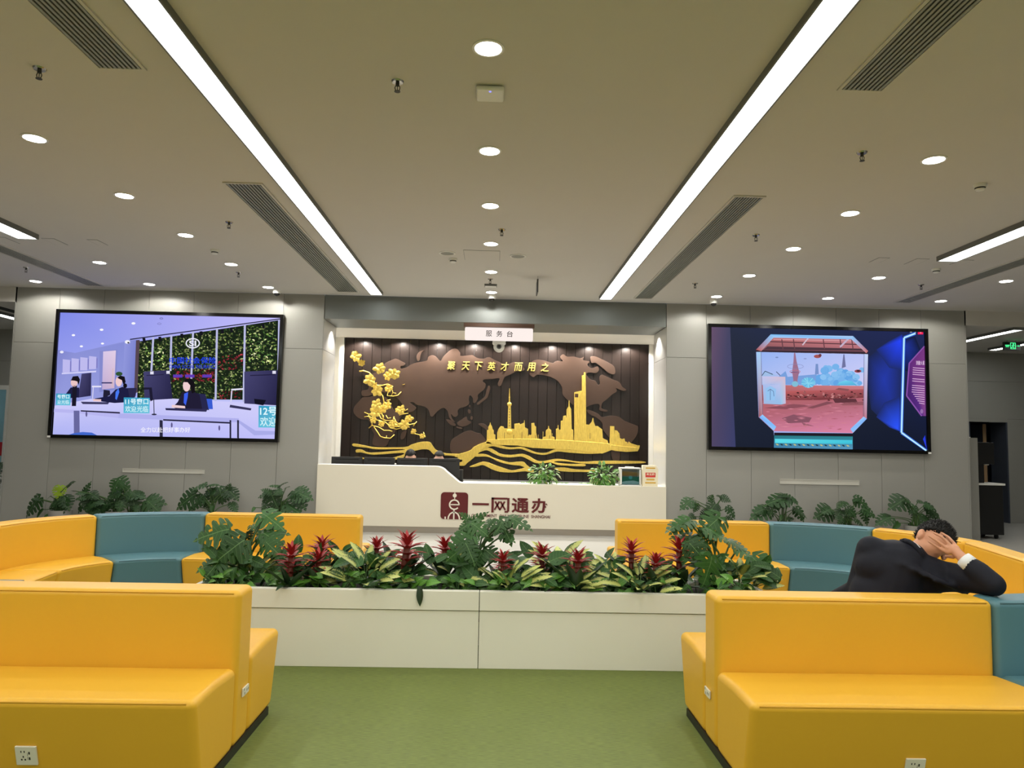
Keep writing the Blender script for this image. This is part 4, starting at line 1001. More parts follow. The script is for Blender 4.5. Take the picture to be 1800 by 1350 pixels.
class Paint:
    """flat coloured shapes of a screen picture; layers stand a fraction of a millimetre apart"""
    def __init__(self, Y, fx, fy, s, lim):
        self.lim = lim
        self.Y = Y; self.k = (fx, fy, s); self.v = []; self.f = []; self.c = []
    def P(self, x, y, layer):
        fx, fy, s = self.k
        p = at(fx + x / s, fy + y / s, self.Y); a, b, c, d = self.lim
        return (min(max(p.x, a), b), self.Y - 0.0006 * layer, min(max(p.z, c), d))
    def poly(self, pts, col, layer=1):
        """col: one colour or one per corner"""
        b = len(self.v); self.v += [self.P(x, y, layer) for x, y in pts]
        self.f.append(tuple(range(b, b + len(pts))))
        cols = [col] * len(pts) if not isinstance(col[0], (tuple, list)) else list(col)
        self.c += [lin(c) for c in cols]
    def rect(self, x0, y0, x1, y1, col, layer=1): self.poly([(x0, y0), (x1, y0), (x1, y1), (x0, y1)], col, layer)
    def disc(self, x, y, rx, ry, col, layer=1, n=14): self.poly([(x + rx * math.cos(6.2832 * i / n), y + ry * math.sin(6.2832 * i / n)) for i in range(n)], col, layer)
    def glow(self, c, pts, cc, ce, layer=1):
        for i in range(len(pts)):
            self.poly([c, pts[i], pts[(i + 1) % len(pts)]], [cc, ce, ce], layer)
    def line(self, pts, w, col, layer=1):
        for (xa, ya), (xb, yb) in zip(pts, pts[1:]):
            l = math.hypot(xb - xa, yb - ya) or 1; nx, ny = -(yb - ya) / l * w / 2, (xb - xa) / l * w / 2
            self.poly([(xa + nx, ya + ny), (xb + nx, yb + ny), (xb - nx, yb - ny), (xa - nx, ya - ny)], col, layer)
    def ring(self, x, y, rx, ry, w, col, layer=1, n=20):
        self.line([(x + rx * math.cos(6.2832 * i / n), y + ry * math.sin(6.2832 * i / n)) for i in range(n + 1)], w, col, layer)
    def text(self, body, x0, y0, x1, y1, col, layer=1, bold=0.01):
        vs, fs, (a, b, c, d) = textmesh(body, bold); base = len(self.v)
        for (x, y) in vs:
            self.v.append(self.P(x0 + (x - a) / (b - a) * (x1 - x0), y1 - (y - c) / (d - c) * (y1 - y0), layer))
        for q in fs:
            self.f.append(tuple(i + base for i in q)); self.c += [lin(col)] * len(q)
    def build(self, parent):
        o = wloc(parent)
        me = bpy.data.meshes.new('picture'); me.from_pydata([(x - o.x, y - o.y, z - o.z) for x, y, z in self.v], [], self.f); me.update()
        at_ = me.color_attributes.new('picture', 'FLOAT_COLOR', 'CORNER')
        flat = []
        for c in self.c: flat += [c[0], c[1], c[2], 1.0]
        at_.data.foreach_set('color', flat)
        me.materials.append(MATS['led_picture'])
        ob = bpy.data.objects.new('screen_picture', me); COL.objects.link(ob); ob.parent = parent
        return ob

def screen(label, x0, x1, z0, z1, tagx):
    t = thing('wall_screen', label, 'screen', ((x0 + x1) / 2, WY, z0))
    b = 0.055; yf = 11.915
    mb = MB().box(x0, x1, yf, WY - 0.001, z0, z0 + b).box(x0, x1, yf, WY - 0.001, z1 - b, z1).box(x0, x0 + b, yf, WY - 0.001, z0 + b, z1 - b).box(x1 - b, x1, yf, WY - 0.001, z0 + b, z1 - b)
    mb.build('bezel', 'black_gloss', t)
    box('display_panel', 'black', x0 + b, x1 - b, yf + 0.035, WY - 0.001, z0 + b, z1 - b, t)
    box('sticker', 'white_plastic', tagx, tagx + 0.05, yf - 0.003, yf, z0 + 0.005, z0 + 0.035, t)
    return t
random.seed(21)
tv = screen('large black-framed screen showing clerks at white counters before a plant wall', -7.17, -3.49, 1.413, 3.505, -7.17)
p = Paint(11.945, 90, 540, 1800 / 420, (-7.12, -3.54, 1.463, 3.455))
lav = (150, 158, 236)
p.poly([(50, 30), (1750, 60), (1740, 1010), (10, 990)], [(128, 138, 232), (196, 190, 250), (206, 208, 252), (178, 182, 246)], 1)
p.poly([(40, 322), (180, 345), (605, 245), (655, 245), (640, 660), (300, 700), (30, 760)], [(128, 134, 205), (140, 146, 214), (150, 156, 226), (132, 140, 214), (140, 148, 214), (150, 156, 222), (150, 156, 222)], 2)
for x, y, r in ((620, 122, 15), (380, 170, 14), (168, 211, 13), (387, 274, 12), (228, 295, 12)): p.disc(x, y, r, r * 0.6, (250, 250, 255), 3)
p.ring(830, 85, 12, 5, 4, (110, 110, 170), 3); p.ring(815, 125, 14, 6, 3, (120, 120, 180), 3); p.disc(80, 338, 14, 10, (235, 235, 250), 3)
for i in range(4):
    x = 88 + i * 66; y = 392 - i * 8; p.poly([(x, y), (x + 55, y + 6), (x + 52, y + 104 - i * 2), (x - 2, y + 100)], (190, 186, 238), 3); p.rect(x + 57, y + 16, x + 62, y + 90, (120, 110, 180), 3)
p.poly([(80, 495), (340, 478), (338, 490), (80, 505)], (212, 210, 248), 3)
p.poly([(365, 330), (500, 318), (490, 620), (362, 640)], (132, 138, 205), 3)
p.poly([(392, 334), (488, 326), (476, 610), (384, 620)], [(216, 200, 232), (226, 206, 230), (206, 178, 205), (190, 170, 210)], 4); p.rect(380, 565, 462, 575, (60, 60, 110), 5); p.line([(466, 460), (460, 600)], 5, (220, 190, 180), 5)
p.poly([(553, 262), (648, 245), (640, 670), (536, 670)], [(146, 152, 222), (124, 132, 208), (110, 120, 196), (140, 148, 216)], 4)
p.disc(575, 262, 20, 14, (240, 240, 250), 5); p.disc(582, 268, 8, 6, (30, 30, 40), 6)
p.disc(512, 502, 26, 16, (50, 84, 50), 5)
gw = [(662, 258), (1715, 98), (1712, 700), (648, 690)]
p.poly(gw, (26, 36, 24), 4)
def gtop(x): return 258 - (x - 662) * 160 / 1053
for i in range(2600):
    x = random.uniform(660, 1706); y = random.uniform(gtop(x) + 6, 690)
    lightness = 0.45 + 0.75 * random.random()
    c = random.choice(((58, 84, 40), (96, 122, 58), (40, 60, 34), (150, 168, 92), (186, 196, 132), (70, 98, 52)))
    bright = 1.0 + (0.35 if (1480 < x < 1690 and 190 < y < 420) or (700 < x < 860 and 300 < y < 460) else -0.12)
    red = (1255 < x < 1450 and 335 < y < 470 and y > 335 + (1450 - x) * 0.25) or (905 < x < 1240 and 468 < y < 560) or (1260 < x < 1440 and 630 < y < 700)
    if red and random.random() < 0.75: c = random.choice(((176, 46, 58), (208, 70, 84), (120, 30, 40), (150, 40, 60)))
    c = tuple(min(255, v * lightness * bright) for v in c)
    a = random.uniform(0, 3.14); r = random.uniform(7, 15)
    p.poly([(x + r * math.cos(a), y + r * 0.8 * math.sin(a)), (x + 0.45 * r * math.cos(a + 1.6), y + 0.45 * r * math.sin(a + 1.6)), (x - r * math.cos(a), y - r * 0.8 * math.sin(a)), (x + 0.45 * r * math.cos(a - 1.6), y + 0.45 * r * math.sin(a - 1.6))], c, 5 + i % 3)
p.poly([(640, 250), (668, 246), (650, 640), (625, 660)], (86, 70, 80), 8)
for (xa, ya), (xb, yb) in (((770, 226), (756, 480)), ((906, 210), (900, 480)), ((1070, 185), (1056, 540)), ((1250, 160), (1238, 760)), ((1460, 135), (1450, 715)), ((1718, 95), (1712, 480))):
    p.line([(xa, ya), (xb, yb)], 15, (186, 188, 226), 9)
p.line([(595, 243), (1738, 88)], 8, (34, 32, 52), 10)
for x, y in ((700, 238), (820, 228), (985, 205), (1130, 187), (1290, 172), (1357, 160), (1597, 132)): p.poly([(x - 12, y - 4), (x + 10, y - 6), (x + 14, y + 26), (x - 6, y + 28)], (22, 22, 30), 11)
p.ring(1068, 272, 50, 35, 9, (236, 236, 246), 12); p.text('SI', 1040, 252, 1094, 294, (236, 236, 246), 12, 0.03)
p.text('中国社会保险', 892, 376, 1246, 426, (34, 66, 232), 12, 0.012); p.text('CHINA SOCIAL INSURANCE', 890, 434, 1246, 462, (40, 60, 214), 12, 0.008)
for x in (920, 1010, 1140): p.rect(x, 508, x + 70, 530, (96, 60, 180), 12)
# counters
p.poly([(28, 742), (300, 690), (560, 704), (905, 688), (1250, 708), (1500, 720), (1715, 800), (1708, 1000), (12, 985)], [(206, 204, 250)] * 7 + [(192, 190, 250), (176, 180, 244)], 13)
p.poly([(24, 765), (215, 776), (510, 800), (515, 836), (210, 800), (22, 790)], (184, 182, 240), 14)
p.poly([(510, 800), (1415, 838), (1412, 868), (506, 836)], (176, 176, 236), 14)
for x0, x1 in ((172, 215), (818, 842), (1345, 1358), (1402, 1416)): p.poly([(x0, 780 if x0 < 300 else 850), (x1, 780 if x0 < 300 else 852), (x1, 990), (x0, 985)], (104, 104, 158) if x0 < 300 else (44, 44, 66), 15)
p.poly([(225, 786), (520, 802), (520, 790), (225, 776)], (44, 40, 66), 15); p.poly([(845, 855), (1350, 878), (1350, 866), (845, 843)], (44, 42, 66), 15)
for x, y in ((268, 806), (910, 888), (1268, 910)): p.disc(x, y, 7, 20, (96, 90, 140), 16)
p.poly([(1415, 850), (1540, 930), (1712, 935), (1712, 960), (1530, 965), (1412, 870)], (170, 172, 232), 14)
for (pts) in ([(232, 502), (305, 494), (302, 668), (204, 682)], [(698, 486), (892, 474), (916, 690), (704, 702)], [(1456, 486), (1720, 474), (1716, 740), (1456, 726)]):
    p.poly(pts, [(70, 68, 112), (48, 46, 84), (38, 36, 70), (58, 56, 98)], 17)
for x, y in ((760, 494), (882, 490), (1680, 490)): p.rect(x - 12, y - 10, x + 14, y + 12, (224, 222, 240), 18)
p.line([(1500, 515), (1690, 508)], 6, (30, 28, 56), 18); p.line([(720, 515), (850, 508)], 5, (34, 32, 60), 18)
p.poly([(700, 605), (760, 605), (770, 700), (750, 710), (740, 620), (700, 622)], (30, 28, 50), 18); p.poly([(1530, 690), (1620, 700), (1600, 740), (1536, 730)], (20, 20, 34), 18)
p.poly([(164, 590), (198, 590), (190, 745), (158, 745)], (26, 24, 40), 19); p.line([(775, 690), (778, 806)], 6, (40, 40, 60), 19); p.disc(778, 808, 20, 6, (40, 40, 60), 19)
p.poly([(398, 622), (444, 628), (448, 660), (392, 690)], (34, 32, 54), 18); p.line([(310, 598), (380, 598)], 12, (226, 224, 246), 18); p.line([(320, 604), (314, 690)], 7, (210, 208, 240), 18); p.line([(1358, 622), (1448, 616)], 12, (228, 226, 246), 18); p.line([(1362, 630), (1356, 712)], 9, (220, 218, 244), 18)
# clerks
navy = (30, 30, 66)
p.poly([(86, 690), (150, 605), (214, 606), (212, 680)], navy, 18); p.disc(176, 568, 26, 33, (234, 196, 196), 19); p.poly([(152, 552), (166, 522), (205, 518), (220, 545), (210, 590), (200, 560), (160, 548)], (24, 20, 26), 20); p.line([(150, 550), (190, 553)], 4, (30, 20, 30), 21)
p.poly([(548, 610), (640, 608), (648, 612), (634, 680), (548, 690)], (44, 42, 76), 18)
p.poly([(486, 622), (540, 600), (580, 616), (600, 715), (480, 722), (390, 712), (330, 700), (332, 688), (440, 670)], navy, 19); p.poly([(488, 640), (510, 612), (516, 640), (496, 700), (486, 690)], (70, 120, 240), 20); p.disc(512, 560, 25, 38, (238, 202, 204), 20); p.poly([(500, 530), (525, 516), (556, 524), (564, 565), (548, 585), (535, 550), (510, 538)], (22, 18, 26), 21); p.disc(560, 592, 15, 18, (22, 18, 26), 21); p.poly([(318, 692), (380, 694), (378, 712), (320, 708)], (232, 196, 198), 20)
p.poly([(1085, 648), (1165, 656), (1192, 775), (1100, 770)], (40, 40, 78), 18); p.poly([(1172, 690), (1214, 692), (1220, 768), (1186, 768)], (58, 92, 210), 18)
p.poly([(955, 715), (990, 640), (1060, 630), (1120, 660), (1140, 768), (1020, 775), (930, 760), (930, 740)], (34, 30, 54), 19); p.poly([(1004, 652), (1034, 640), (1030, 680), (1016, 740), (1000, 720)], (60, 96, 236), 20); p.disc(1022, 592, 28, 44, (240, 206, 208), 20); p.poly([(1000, 565), (1018, 540), (1058, 538), (1082, 570), (1088, 640), (1062, 650), (1050, 590), (1030, 566)], (22, 18, 24), 21); p.poly([(912, 735), (1010, 745), (1012, 762), (910, 756)], (240, 208, 210), 20)
p.poly([(862, 760), (1180, 768), (1170, 788), (866, 776)], (50, 48, 84), 20); p.poly([(225, 712), (440, 716), (430, 732), (240, 730)], (60, 58, 96), 18); p.poly([(1350, 735), (1510, 762), (1505, 778), (1345, 755)], (56, 54, 90), 18)
# window number plates
for (x0, y0, x1, y1), a, b in (((40, 650, 150, 740), '号窗口', '迎光临'), ((550, 680, 745, 800), '11号窗口', '欢迎光临'), ((1565, 742, 1712, 908), '12号', '欢迎')):
    ym = y0 + (y1 - y0) * 0.46
    p.poly([(x0, y0), (x1, y0 + 4), (x1 - 2, y1), (x0 - 2, y1 - 2)], [(50, 150, 190), (60, 170, 205), (110, 196, 220), (96, 190, 220)], 22)
    p.text(a, x0 + 10, y0 + 8, x1 - 10, ym - 2, (226, 250, 255), 23, 0.02); p.text(b, x0 + 10, ym + 8, x1 - 12, y1 - 10, (214, 246, 252), 23, 0.01)
p.poly([(130, 975), (170, 950), (240, 940), (310, 945), (352, 978)], (66, 104, 204), 20)
p.text('全力以赴把好事办好', 676, 904, 1050, 944, (244, 242, 252), 23, 0.01)
p.build(tv)

tv = screen('large black-framed screen showing a red planet scene through an octagonal window', 3.528, 7.24, 1.437, 3.53, 7.19)
p = Paint(11.945, 1235, 560, 1800 / 410, (3.578, 7.19, 1.487, 3.48))
p.poly([(30, 50), (1745, 80), (1745, 1030), (30, 1000)], [(42, 48, 66), (34, 42, 86), (20, 26, 44), (30, 36, 52)], 1)
p.poly([(40, 50), (212, 60), (232, 520), (255, 1000), (30, 1000)], [(104, 82, 108), (70, 70, 100), (64, 66, 100), (60, 64, 106), (80, 70, 100)], 2)
p.glow((1400, 470), [(1280, 300), (1400, 200), (1545, 160), (1548, 480), (1530, 870), (1400, 800), (1300, 700), (1270, 480)], (38, 58, 168), (32, 42, 84), 2)
p.glow((1525, 172), [(1340, 240), (1430, 180), (1540, 120), (1560, 170), (1545, 400), (1440, 380)], (40, 70, 250), (33, 46, 108), 3)
p.glow((1505, 850), [(1340, 760), (1400, 650), (1520, 600), (1536, 760), (1530, 875), (1440, 840)], (46, 86, 255), (33, 46, 108), 3)
p.glow((1570, 210), [(1552, 150), (1640, 140), (1690, 260), (1640, 420), (1552, 400)], (34, 52, 150), (22, 30, 56), 2)
# octagonal window
p.poly([(525, 122), (1160, 135), (1276, 250), (1264, 775), (1158, 884), (1155, 905), (550, 900), (548, 868), (432, 760), (412, 240)], (160, 176, 236), 4)
p.poly([(412, 240), (525, 122), (1160, 135), (1276, 250), (1276, 276), (412, 258)], [(150, 84, 92), (196, 120, 120), (200, 130, 140), (176, 110, 120), (120, 80, 92), (110, 70, 80)], 5)
p.poly([(412, 242), (1276, 254), (1276, 276), (412, 258)], (58, 44, 54), 6)
p.poly([(500, 215), (1230, 232), (1245, 250), (470, 240)], (78, 56, 66), 6); p.line([(520, 178), (1200, 200)], 8, (92, 58, 66), 7); p.line([(545, 160), (1160, 172)], 6, (220, 160, 166), 7)
for x in (610, 700, 930, 1060, 1150): p.line([(x, 160), (x + 10, 235)], 8, (104, 66, 74), 8)
p.line([(1130, 150), (1060, 220)], 14, (196, 176, 200), 9); p.line([(770, 205), (815, 150)], 10, (210, 190, 205), 9)
p.poly([(525, 122), (1160, 135), (1146, 160), (548, 148)], [(120, 186, 244), (176, 206, 246), (140, 190, 240), (170, 206, 246)], 10)
p.poly([(412, 240), (525, 122), (552, 142), (452, 252)], [(176, 92, 92), (130, 190, 244), (150, 200, 246), (196, 120, 116)], 10); p.poly([(1160, 135), (1276, 250), (1262, 268), (1146, 160)], [(130, 190, 244), (190, 110, 110), (210, 130, 130), (160, 200, 244)], 10)
p.poly([(448, 258), (1244, 274), (1240, 520), (458, 512)], [(150, 180, 242), (186, 196, 246), (206, 206, 246), (176, 192, 242)], 6)
for i in range(60):
    x = random.gauss(1040, 85); y = 500 - abs(random.gauss(0, 1)) * 62
    if not (880 < x < 1230 and y > 372): continue
    r = random.uniform(16, 34); s = random.uniform(-22, 26)
    p.disc(x, y, r, r * 0.85, (118 + s, 178 + s * 0.7, 234 + s * 0.3), 7 + i % 4)
p.poly([(458, 512), (560, 470), (640, 405), (655, 450), (760, 440), (880, 430), (880, 512)], (120, 160, 220), 7)
p.poly([(704, 265), (714, 265), (724, 330), (744, 410), (730, 480), (742, 520), (680, 520), (700, 480), (690, 410), (700, 330)], (156, 112, 140), 12); p.line([(680, 415), (745, 420)], 8, (120, 90, 130), 13); p.ring(715, 370, 62, 18, 3, (136, 142, 190), 12); p.ring(712, 410, 40, 12, 4, (190, 120, 140), 13); p.disc(712, 505, 26, 22, (130, 190, 214), 13)
p.poly([(1085, 276), (1093, 276), (1104, 372), (1072, 384)], (112, 116, 160), 12); p.poly([(872, 350), (890, 350), (896, 430), (866, 430)], (120, 146, 200), 8)
p.disc(885, 292, 28, 14, (164, 84, 84), 12); p.disc(905, 284, 12, 12, (110, 60, 70), 13); p.disc(1197, 406, 27, 12, (150, 70, 76), 13); p.disc(1200, 404, 12, 7, (60, 40, 50), 14); p.disc(572, 300, 12, 5, (120, 140, 190), 12); p.disc(790, 310, 12, 4, (140, 150, 200), 12)
p.disc(815, 494, 54, 40, (104, 184, 226), 13); 
for i in range(26): a = random.uniform(0, 6.28); p.line([(815, 500), (815 + 56 * math.cos(a), 494 + 42 * math.sin(a))], 3, (140, 214, 240), 14)
p.poly([(1034, 516), (1050, 492), (1100, 477), (1150, 484), (1190, 516)], [(90, 180, 220), (110, 204, 236), (126, 214, 240), (100, 196, 230), (80, 170, 214)], 14)
# red ground
p.poly([(424, 512), (1268, 520), (1264, 640), (430, 640)], [(186, 106, 108), (204, 128, 136), (176, 96, 108), (160, 84, 90)], 11)
p.poly([(430, 632), (1264, 632), (1264, 775), (1158, 884), (548, 868), (432, 760)], [(180, 100, 106), (176, 104, 116), (196, 116, 132), (220, 134, 168), (206, 124, 150), (180, 104, 120)], 12)
p.poly([(640, 560), (1262, 545), (1262, 610), (900, 628), (640, 628)], [(190, 96, 96), (176, 90, 96), (122, 62, 66), (112, 54, 58), (132, 66, 70)], 13)
for i in range(120):
    x = random.uniform(650, 1240); y = random.gauss(598, 14); r = random.uniform(4, 14)
    p.poly([(x - r, y), (x, y - r * 0.5), (x + r, y + 2), (x, y + r * 0.45)], random.choice(((62, 34, 38), (90, 46, 48), (150, 90, 90), (206, 140, 140))), 14 + i % 3)
for pts, c in (([(470, 690), (700, 660), (860, 672), (640, 700)], (140, 80, 92)), ([(800, 690), (960, 640), (1010, 650), (850, 694)], (132, 78, 88)), ([(1000, 616), (1180, 620), (1200, 656), (1020, 650)], (96, 54, 62)), ([(1050, 535), (1130, 545), (1120, 560), (1020, 548)], (142, 84, 88)), ([(610, 770), (700, 740), (840, 765), (820, 800), (660, 808)], (136, 84, 100)), ([(760, 800), (860, 830), (780, 826)], (150, 92, 108)), ([(1040, 650), (1250, 640), (1262, 668), (1080, 670)], (150, 88, 98))):
    p.poly(pts, c, 17)
for i in range(90):
    x = random.uniform(480, 1230); y = random.uniform(650, 860)
    if y > 780 and (x < 580 or x > 1120): continue
    r = random.uniform(8, 46); s = random.uniform(-22, 22); p.poly([(x - r, y), (x, y - 3), (x + r, y + 1), (x, y + 4)], (196 + s, 116 + s, 134 + s), 18)
p.poly([(415, 258), (449, 258), (462, 738), (432, 756)], [(160, 206, 246), (170, 206, 246), (190, 130, 140), (150, 92, 100)], 19); p.poly([(1244, 274), (1274, 276), (1264, 772), (1238, 756)], [(190, 210, 248), (200, 216, 250), (200, 140, 160), (170, 104, 120)], 19)
p.line([(449, 258), (462, 738)], 3, (90, 84, 110), 20); p.line([(1244, 274), (1238, 756)], 3, (96, 88, 116), 20)
p.poly([(436, 762), (460, 740), (566, 834), (548, 866)], [(120, 176, 250), (150, 206, 252), (130, 190, 250), (150, 200, 250)], 20); p.poly([(1138, 852), (1240, 756), (1264, 774), (1158, 882)], [(130, 190, 250), (160, 206, 252), (130, 180, 250), (150, 196, 250)], 20)
# white lectern
p.poly([(455, 446), (636, 450), (640, 656), (602, 664), (590, 512), (520, 508), (516, 520), (458, 508)], [(196, 196, 236), (216, 190, 206), (206, 186, 214), (150, 200, 234), (180, 196, 236), (176, 190, 232), (170, 190, 232), (180, 196, 236)], 21)
p.poly([(462, 508), (592, 512), (604, 664), (470, 658)], [(170, 190, 236), (190, 196, 236), (150, 190, 230), (160, 186, 226)], 21); p.poly([(482, 540), (520, 520), (566, 545), (556, 630), (490, 632)], (150, 196, 240), 22); p.line([(520, 545), (520, 630)], 4, (90, 110, 150), 23); p.line([(500, 560), (520, 545), (545, 562), (548, 600)], 4, (90, 110, 150), 23)
p.poly([(455, 446), (470, 408), (520, 418), (560, 436), (590, 440)], (160, 190, 230), 20); p.line([(456, 440), (480, 406), (540, 432)], 5, (44, 60, 84), 23); p.line([(566, 410), (596, 440)], 5, (50, 60, 80), 23)
# sill, cyan light bar, hazard stripe
p.poly([(550, 880), (1156, 886), (1156, 910), (550, 902)], (34, 30, 40), 21); p.poly([(550, 902), (1156, 910), (1156, 1010), (548, 1000)], [(40, 120, 130), (40, 130, 140), (90, 150, 190), (70, 130, 170)], 21); p.poly([(556, 928), (1152, 938), (1152, 968), (556, 960)], [(96, 224, 236), (70, 200, 224), (60, 190, 214), (90, 220, 236)], 22)
for i in range(17): x = 560 + i * 34; p.poly([(x, 966 + i * 0.6), (x + 16, 966 + i * 0.6), (x + 28, 978 + i * 0.6), (x + 12, 978 + i * 0.6)], (40, 60, 66) if i % 2 else (190, 190, 130), 23)
# light tube and purple text board at the right
p.line([(1642, 114), (1554, 148), (1534, 880), (1726, 1020)], 24, (60, 110, 220), 4); p.line([(1642, 114), (1554, 148), (1534, 880), (1726, 1020)], 11, (196, 244, 255), 6)
p.poly([(1712, 214), (1594, 345), (1574, 596), (1690, 752), (1722, 752)], [(120, 56, 128), (96, 44, 120), (70, 36, 104), (84, 44, 130), (130, 70, 140)], 4)
p.line([(1712, 214), (1594, 345), (1574, 596), (1690, 752)], 10, (140, 84, 170), 5)
p.text('测量火星', 1646, 326, 1712, 358, (230, 200, 232), 6)
for i in range(17):
    y = 376 + i * 17; x0 = 1622 - i * 0.8 + (max(0, i - 11) * 12); p.poly([(x0, y), (1712, y + 8), (1712, y + 14), (x0, y + 6)], (214, 170, 214) if i not in (4, 7) else (110, 56, 124), 6)
p.disc(1690, 716, 12, 18, (150, 110, 170), 6); p.poly([(1700, 930), (1716, 900), (1730, 1010)], (40, 60, 220), 4)
p.rect(1660, 94, 1701, 122, (244, 32, 84), 6); p.rect(1674, 102, 1688, 114, (252, 120, 150), 7); p.line([(1600, 106), (1616, 104)], 4, (200, 200, 210), 6); p.line([(1634, 116), (1646, 102)], 4, (210, 210, 220), 6)
p.build(tv)
# ------------------------------------------------------------------ curved double-sided benches
SEAT_Z, BACK_Z, GAP = 0.425, 0.765, 0.036
BT = 0.20            # thickness of the backrest
SD = 0.50            # depth of a seat
SLANT = 0.11
def sweep(frames, prof):
    """prof: list of (offset outwards, z); frames: list of (origin xy, outward unit xy)"""
    mb = MB(); n = len(prof); vs = []
    for (ox, oy), (ux, uy) in frames:
        for r, z in prof: vs.append((ox + ux * r, oy + uy * r, z))
    fs = []
    for i in range(len(frames) - 1):
        for k in range(n):
            l = (k + 1) % n
            fs.append((i * n + k, (i + 1) * n + k, (i + 1) * n + l, i * n + l))
    fs.append(tuple(range(n))); b = (len(frames) - 1) * n
    fs.append(tuple(b + k for k in range(n - 1, -1, -1)))
    # make the winding face outwards
    mb.add(vs, fs)
    a = Vector(vs[0]); c = sum((Vector(v) for v in vs), Vector()) / len(vs)
    q = fs[0]; p0, p1, p2 = (Vector(vs[i]) for i in q[:3])
    if (p1 - p0).cross(p2 - p1).dot((p0 + p1 + p2) / 3 - c) < 0: mb.f = [f[::-1] for f in mb.f]
    return mb
def arc_frames(cx, cy, a0, a1, R, steps):
    """centre line frames on an arc, angles in degrees; origin on the backrest centre line"""
    return [((cx + R * math.cos(math.radians(a)), cy + R * math.sin(math.radians(a))), (math.cos(math.radians(a)), math.sin(math.radians(a)))) for a in [a0 + (a1 - a0) * i / steps for i in range(steps + 1)]]
def trimmed(pts, d=0.034):
    pts = [Vector(p) for p in pts]
    pts[0] = pts[0] + (pts[1] - pts[0]).normalized() * d; pts[-1] = pts[-1] + (pts[-2] - pts[-1]).normalized() * d
    return pts
def bench(label, frames, colour, depth_in=SD, depth_out=SD, outlets=()):
    xs = [f[0][0] for f in frames]; ys = [f[0][1] for f in frames]
    t = thing('bench_section', label, 'bench', (sum(xs) / len(xs), sum(ys) / len(ys), 0), 'sections of the two curved benches')
    lea, pip = colour + '_leather', colour + '_piping'
    h = BT / 2
    bk = sweep(frames, [(-h, GAP), (-h, BACK_Z), (h, BACK_Z), (h, GAP)]).build('backrest', lea, t, bevel=0.034, seg=5)
    for s, d in ((-1, depth_in), (1, depth_out)):
        a, b = s * h, s * (h + d)
        prof = [(a, GAP), (a, SEAT_Z - 0.012), ((a + b) / 2, SEAT_Z + 0.004), (b, SEAT_Z), (b - s * SLANT, GAP)]
        st = sweep(frames, prof).build('seat', lea, t, bevel=0.034, seg=5)
        MB().tube(trimmed([(ox + ux * (b - s * 0.012), oy + uy * (b - s * 0.012), SEAT_Z - 0.011) for (ox, oy), (ux, uy) in frames]), 0.0045, 6).build('piping', pip, st, smooth=True)
    for s in (-1, 1):
        MB().tube(trimmed([(ox + ux * s * (h - 0.006), oy + uy * s * (h - 0.006), BACK_Z - 0.013) for (ox, oy), (ux, uy) in frames]), 0.004, 6).build('piping', pip, bk, smooth=True)
    # recessed black base the section stands on
    sweep(frames, [(-(h + depth_in - SLANT - 0.05), 0.004), (-(h + depth_in - SLANT - 0.05), GAP + 0.01), (h + depth_out - SLANT - 0.05, GAP + 0.01), (h + depth_out - SLANT - 0.05, 0.004)]).build('base', 'black', t)
    return t
def outlet(parent, o, u, v, n, w=0.086, h=0.086, half=False):
    """socket plate: centre o, in-plane axes u (right) and v (up), normal n"""
    o, u, v, n = Vector(o), Vector(u).normalized(), Vector(v).normalized(), Vector(n).normalized()
    def slab(mb, cx, cy, ww, hh, z0, z1):
        c = [o + u * (cx + a * ww / 2) + v * (cy + b * hh / 2) + n * z for z in (z0, z1) for a, b in ((-1, -1), (1, -1), (1, 1), (-1, 1))]
        mb.add(c, [(0, 3, 2, 1), (4, 5, 6, 7), (0, 1, 5, 4), (1, 2, 6, 5), (2, 3, 7, 6), (3, 0, 4, 7)])
        return mb
    pl = slab(MB(), 0, 0, w, h, 0, 0.009).build('power_outlet', 'outlet', parent, bevel=0.003, seg=2)
    mb = MB()
    if half:
        for cx, cy in ((-0.028, 0.012), (-0.02, -0.008), (0.01, 0.0), (0.03, 0.0)): slab(mb, cx, cy, 0.006, 0.012, 0.009, 0.0094)
    else:
        for cx, cy, a, b in ((-0.018, 0.02, .004, .009), (-0.005, 0.02, .004, .009), (-0.011, -0.003, .005, .008), (-0.018, -0.016, .006, .007), (-0.004, -0.016, .006, .007), (0.014, 0.014, .006, .012), (0.014, -0.011, .006, .012), (0.007, 0.008, .0015, .014), (0.007, -0.01, .0015, .014)):
            slab(mb, cx, cy, a, b, 0.009, 0.0094)
    mb.build('socket_holes', 'black', pl)

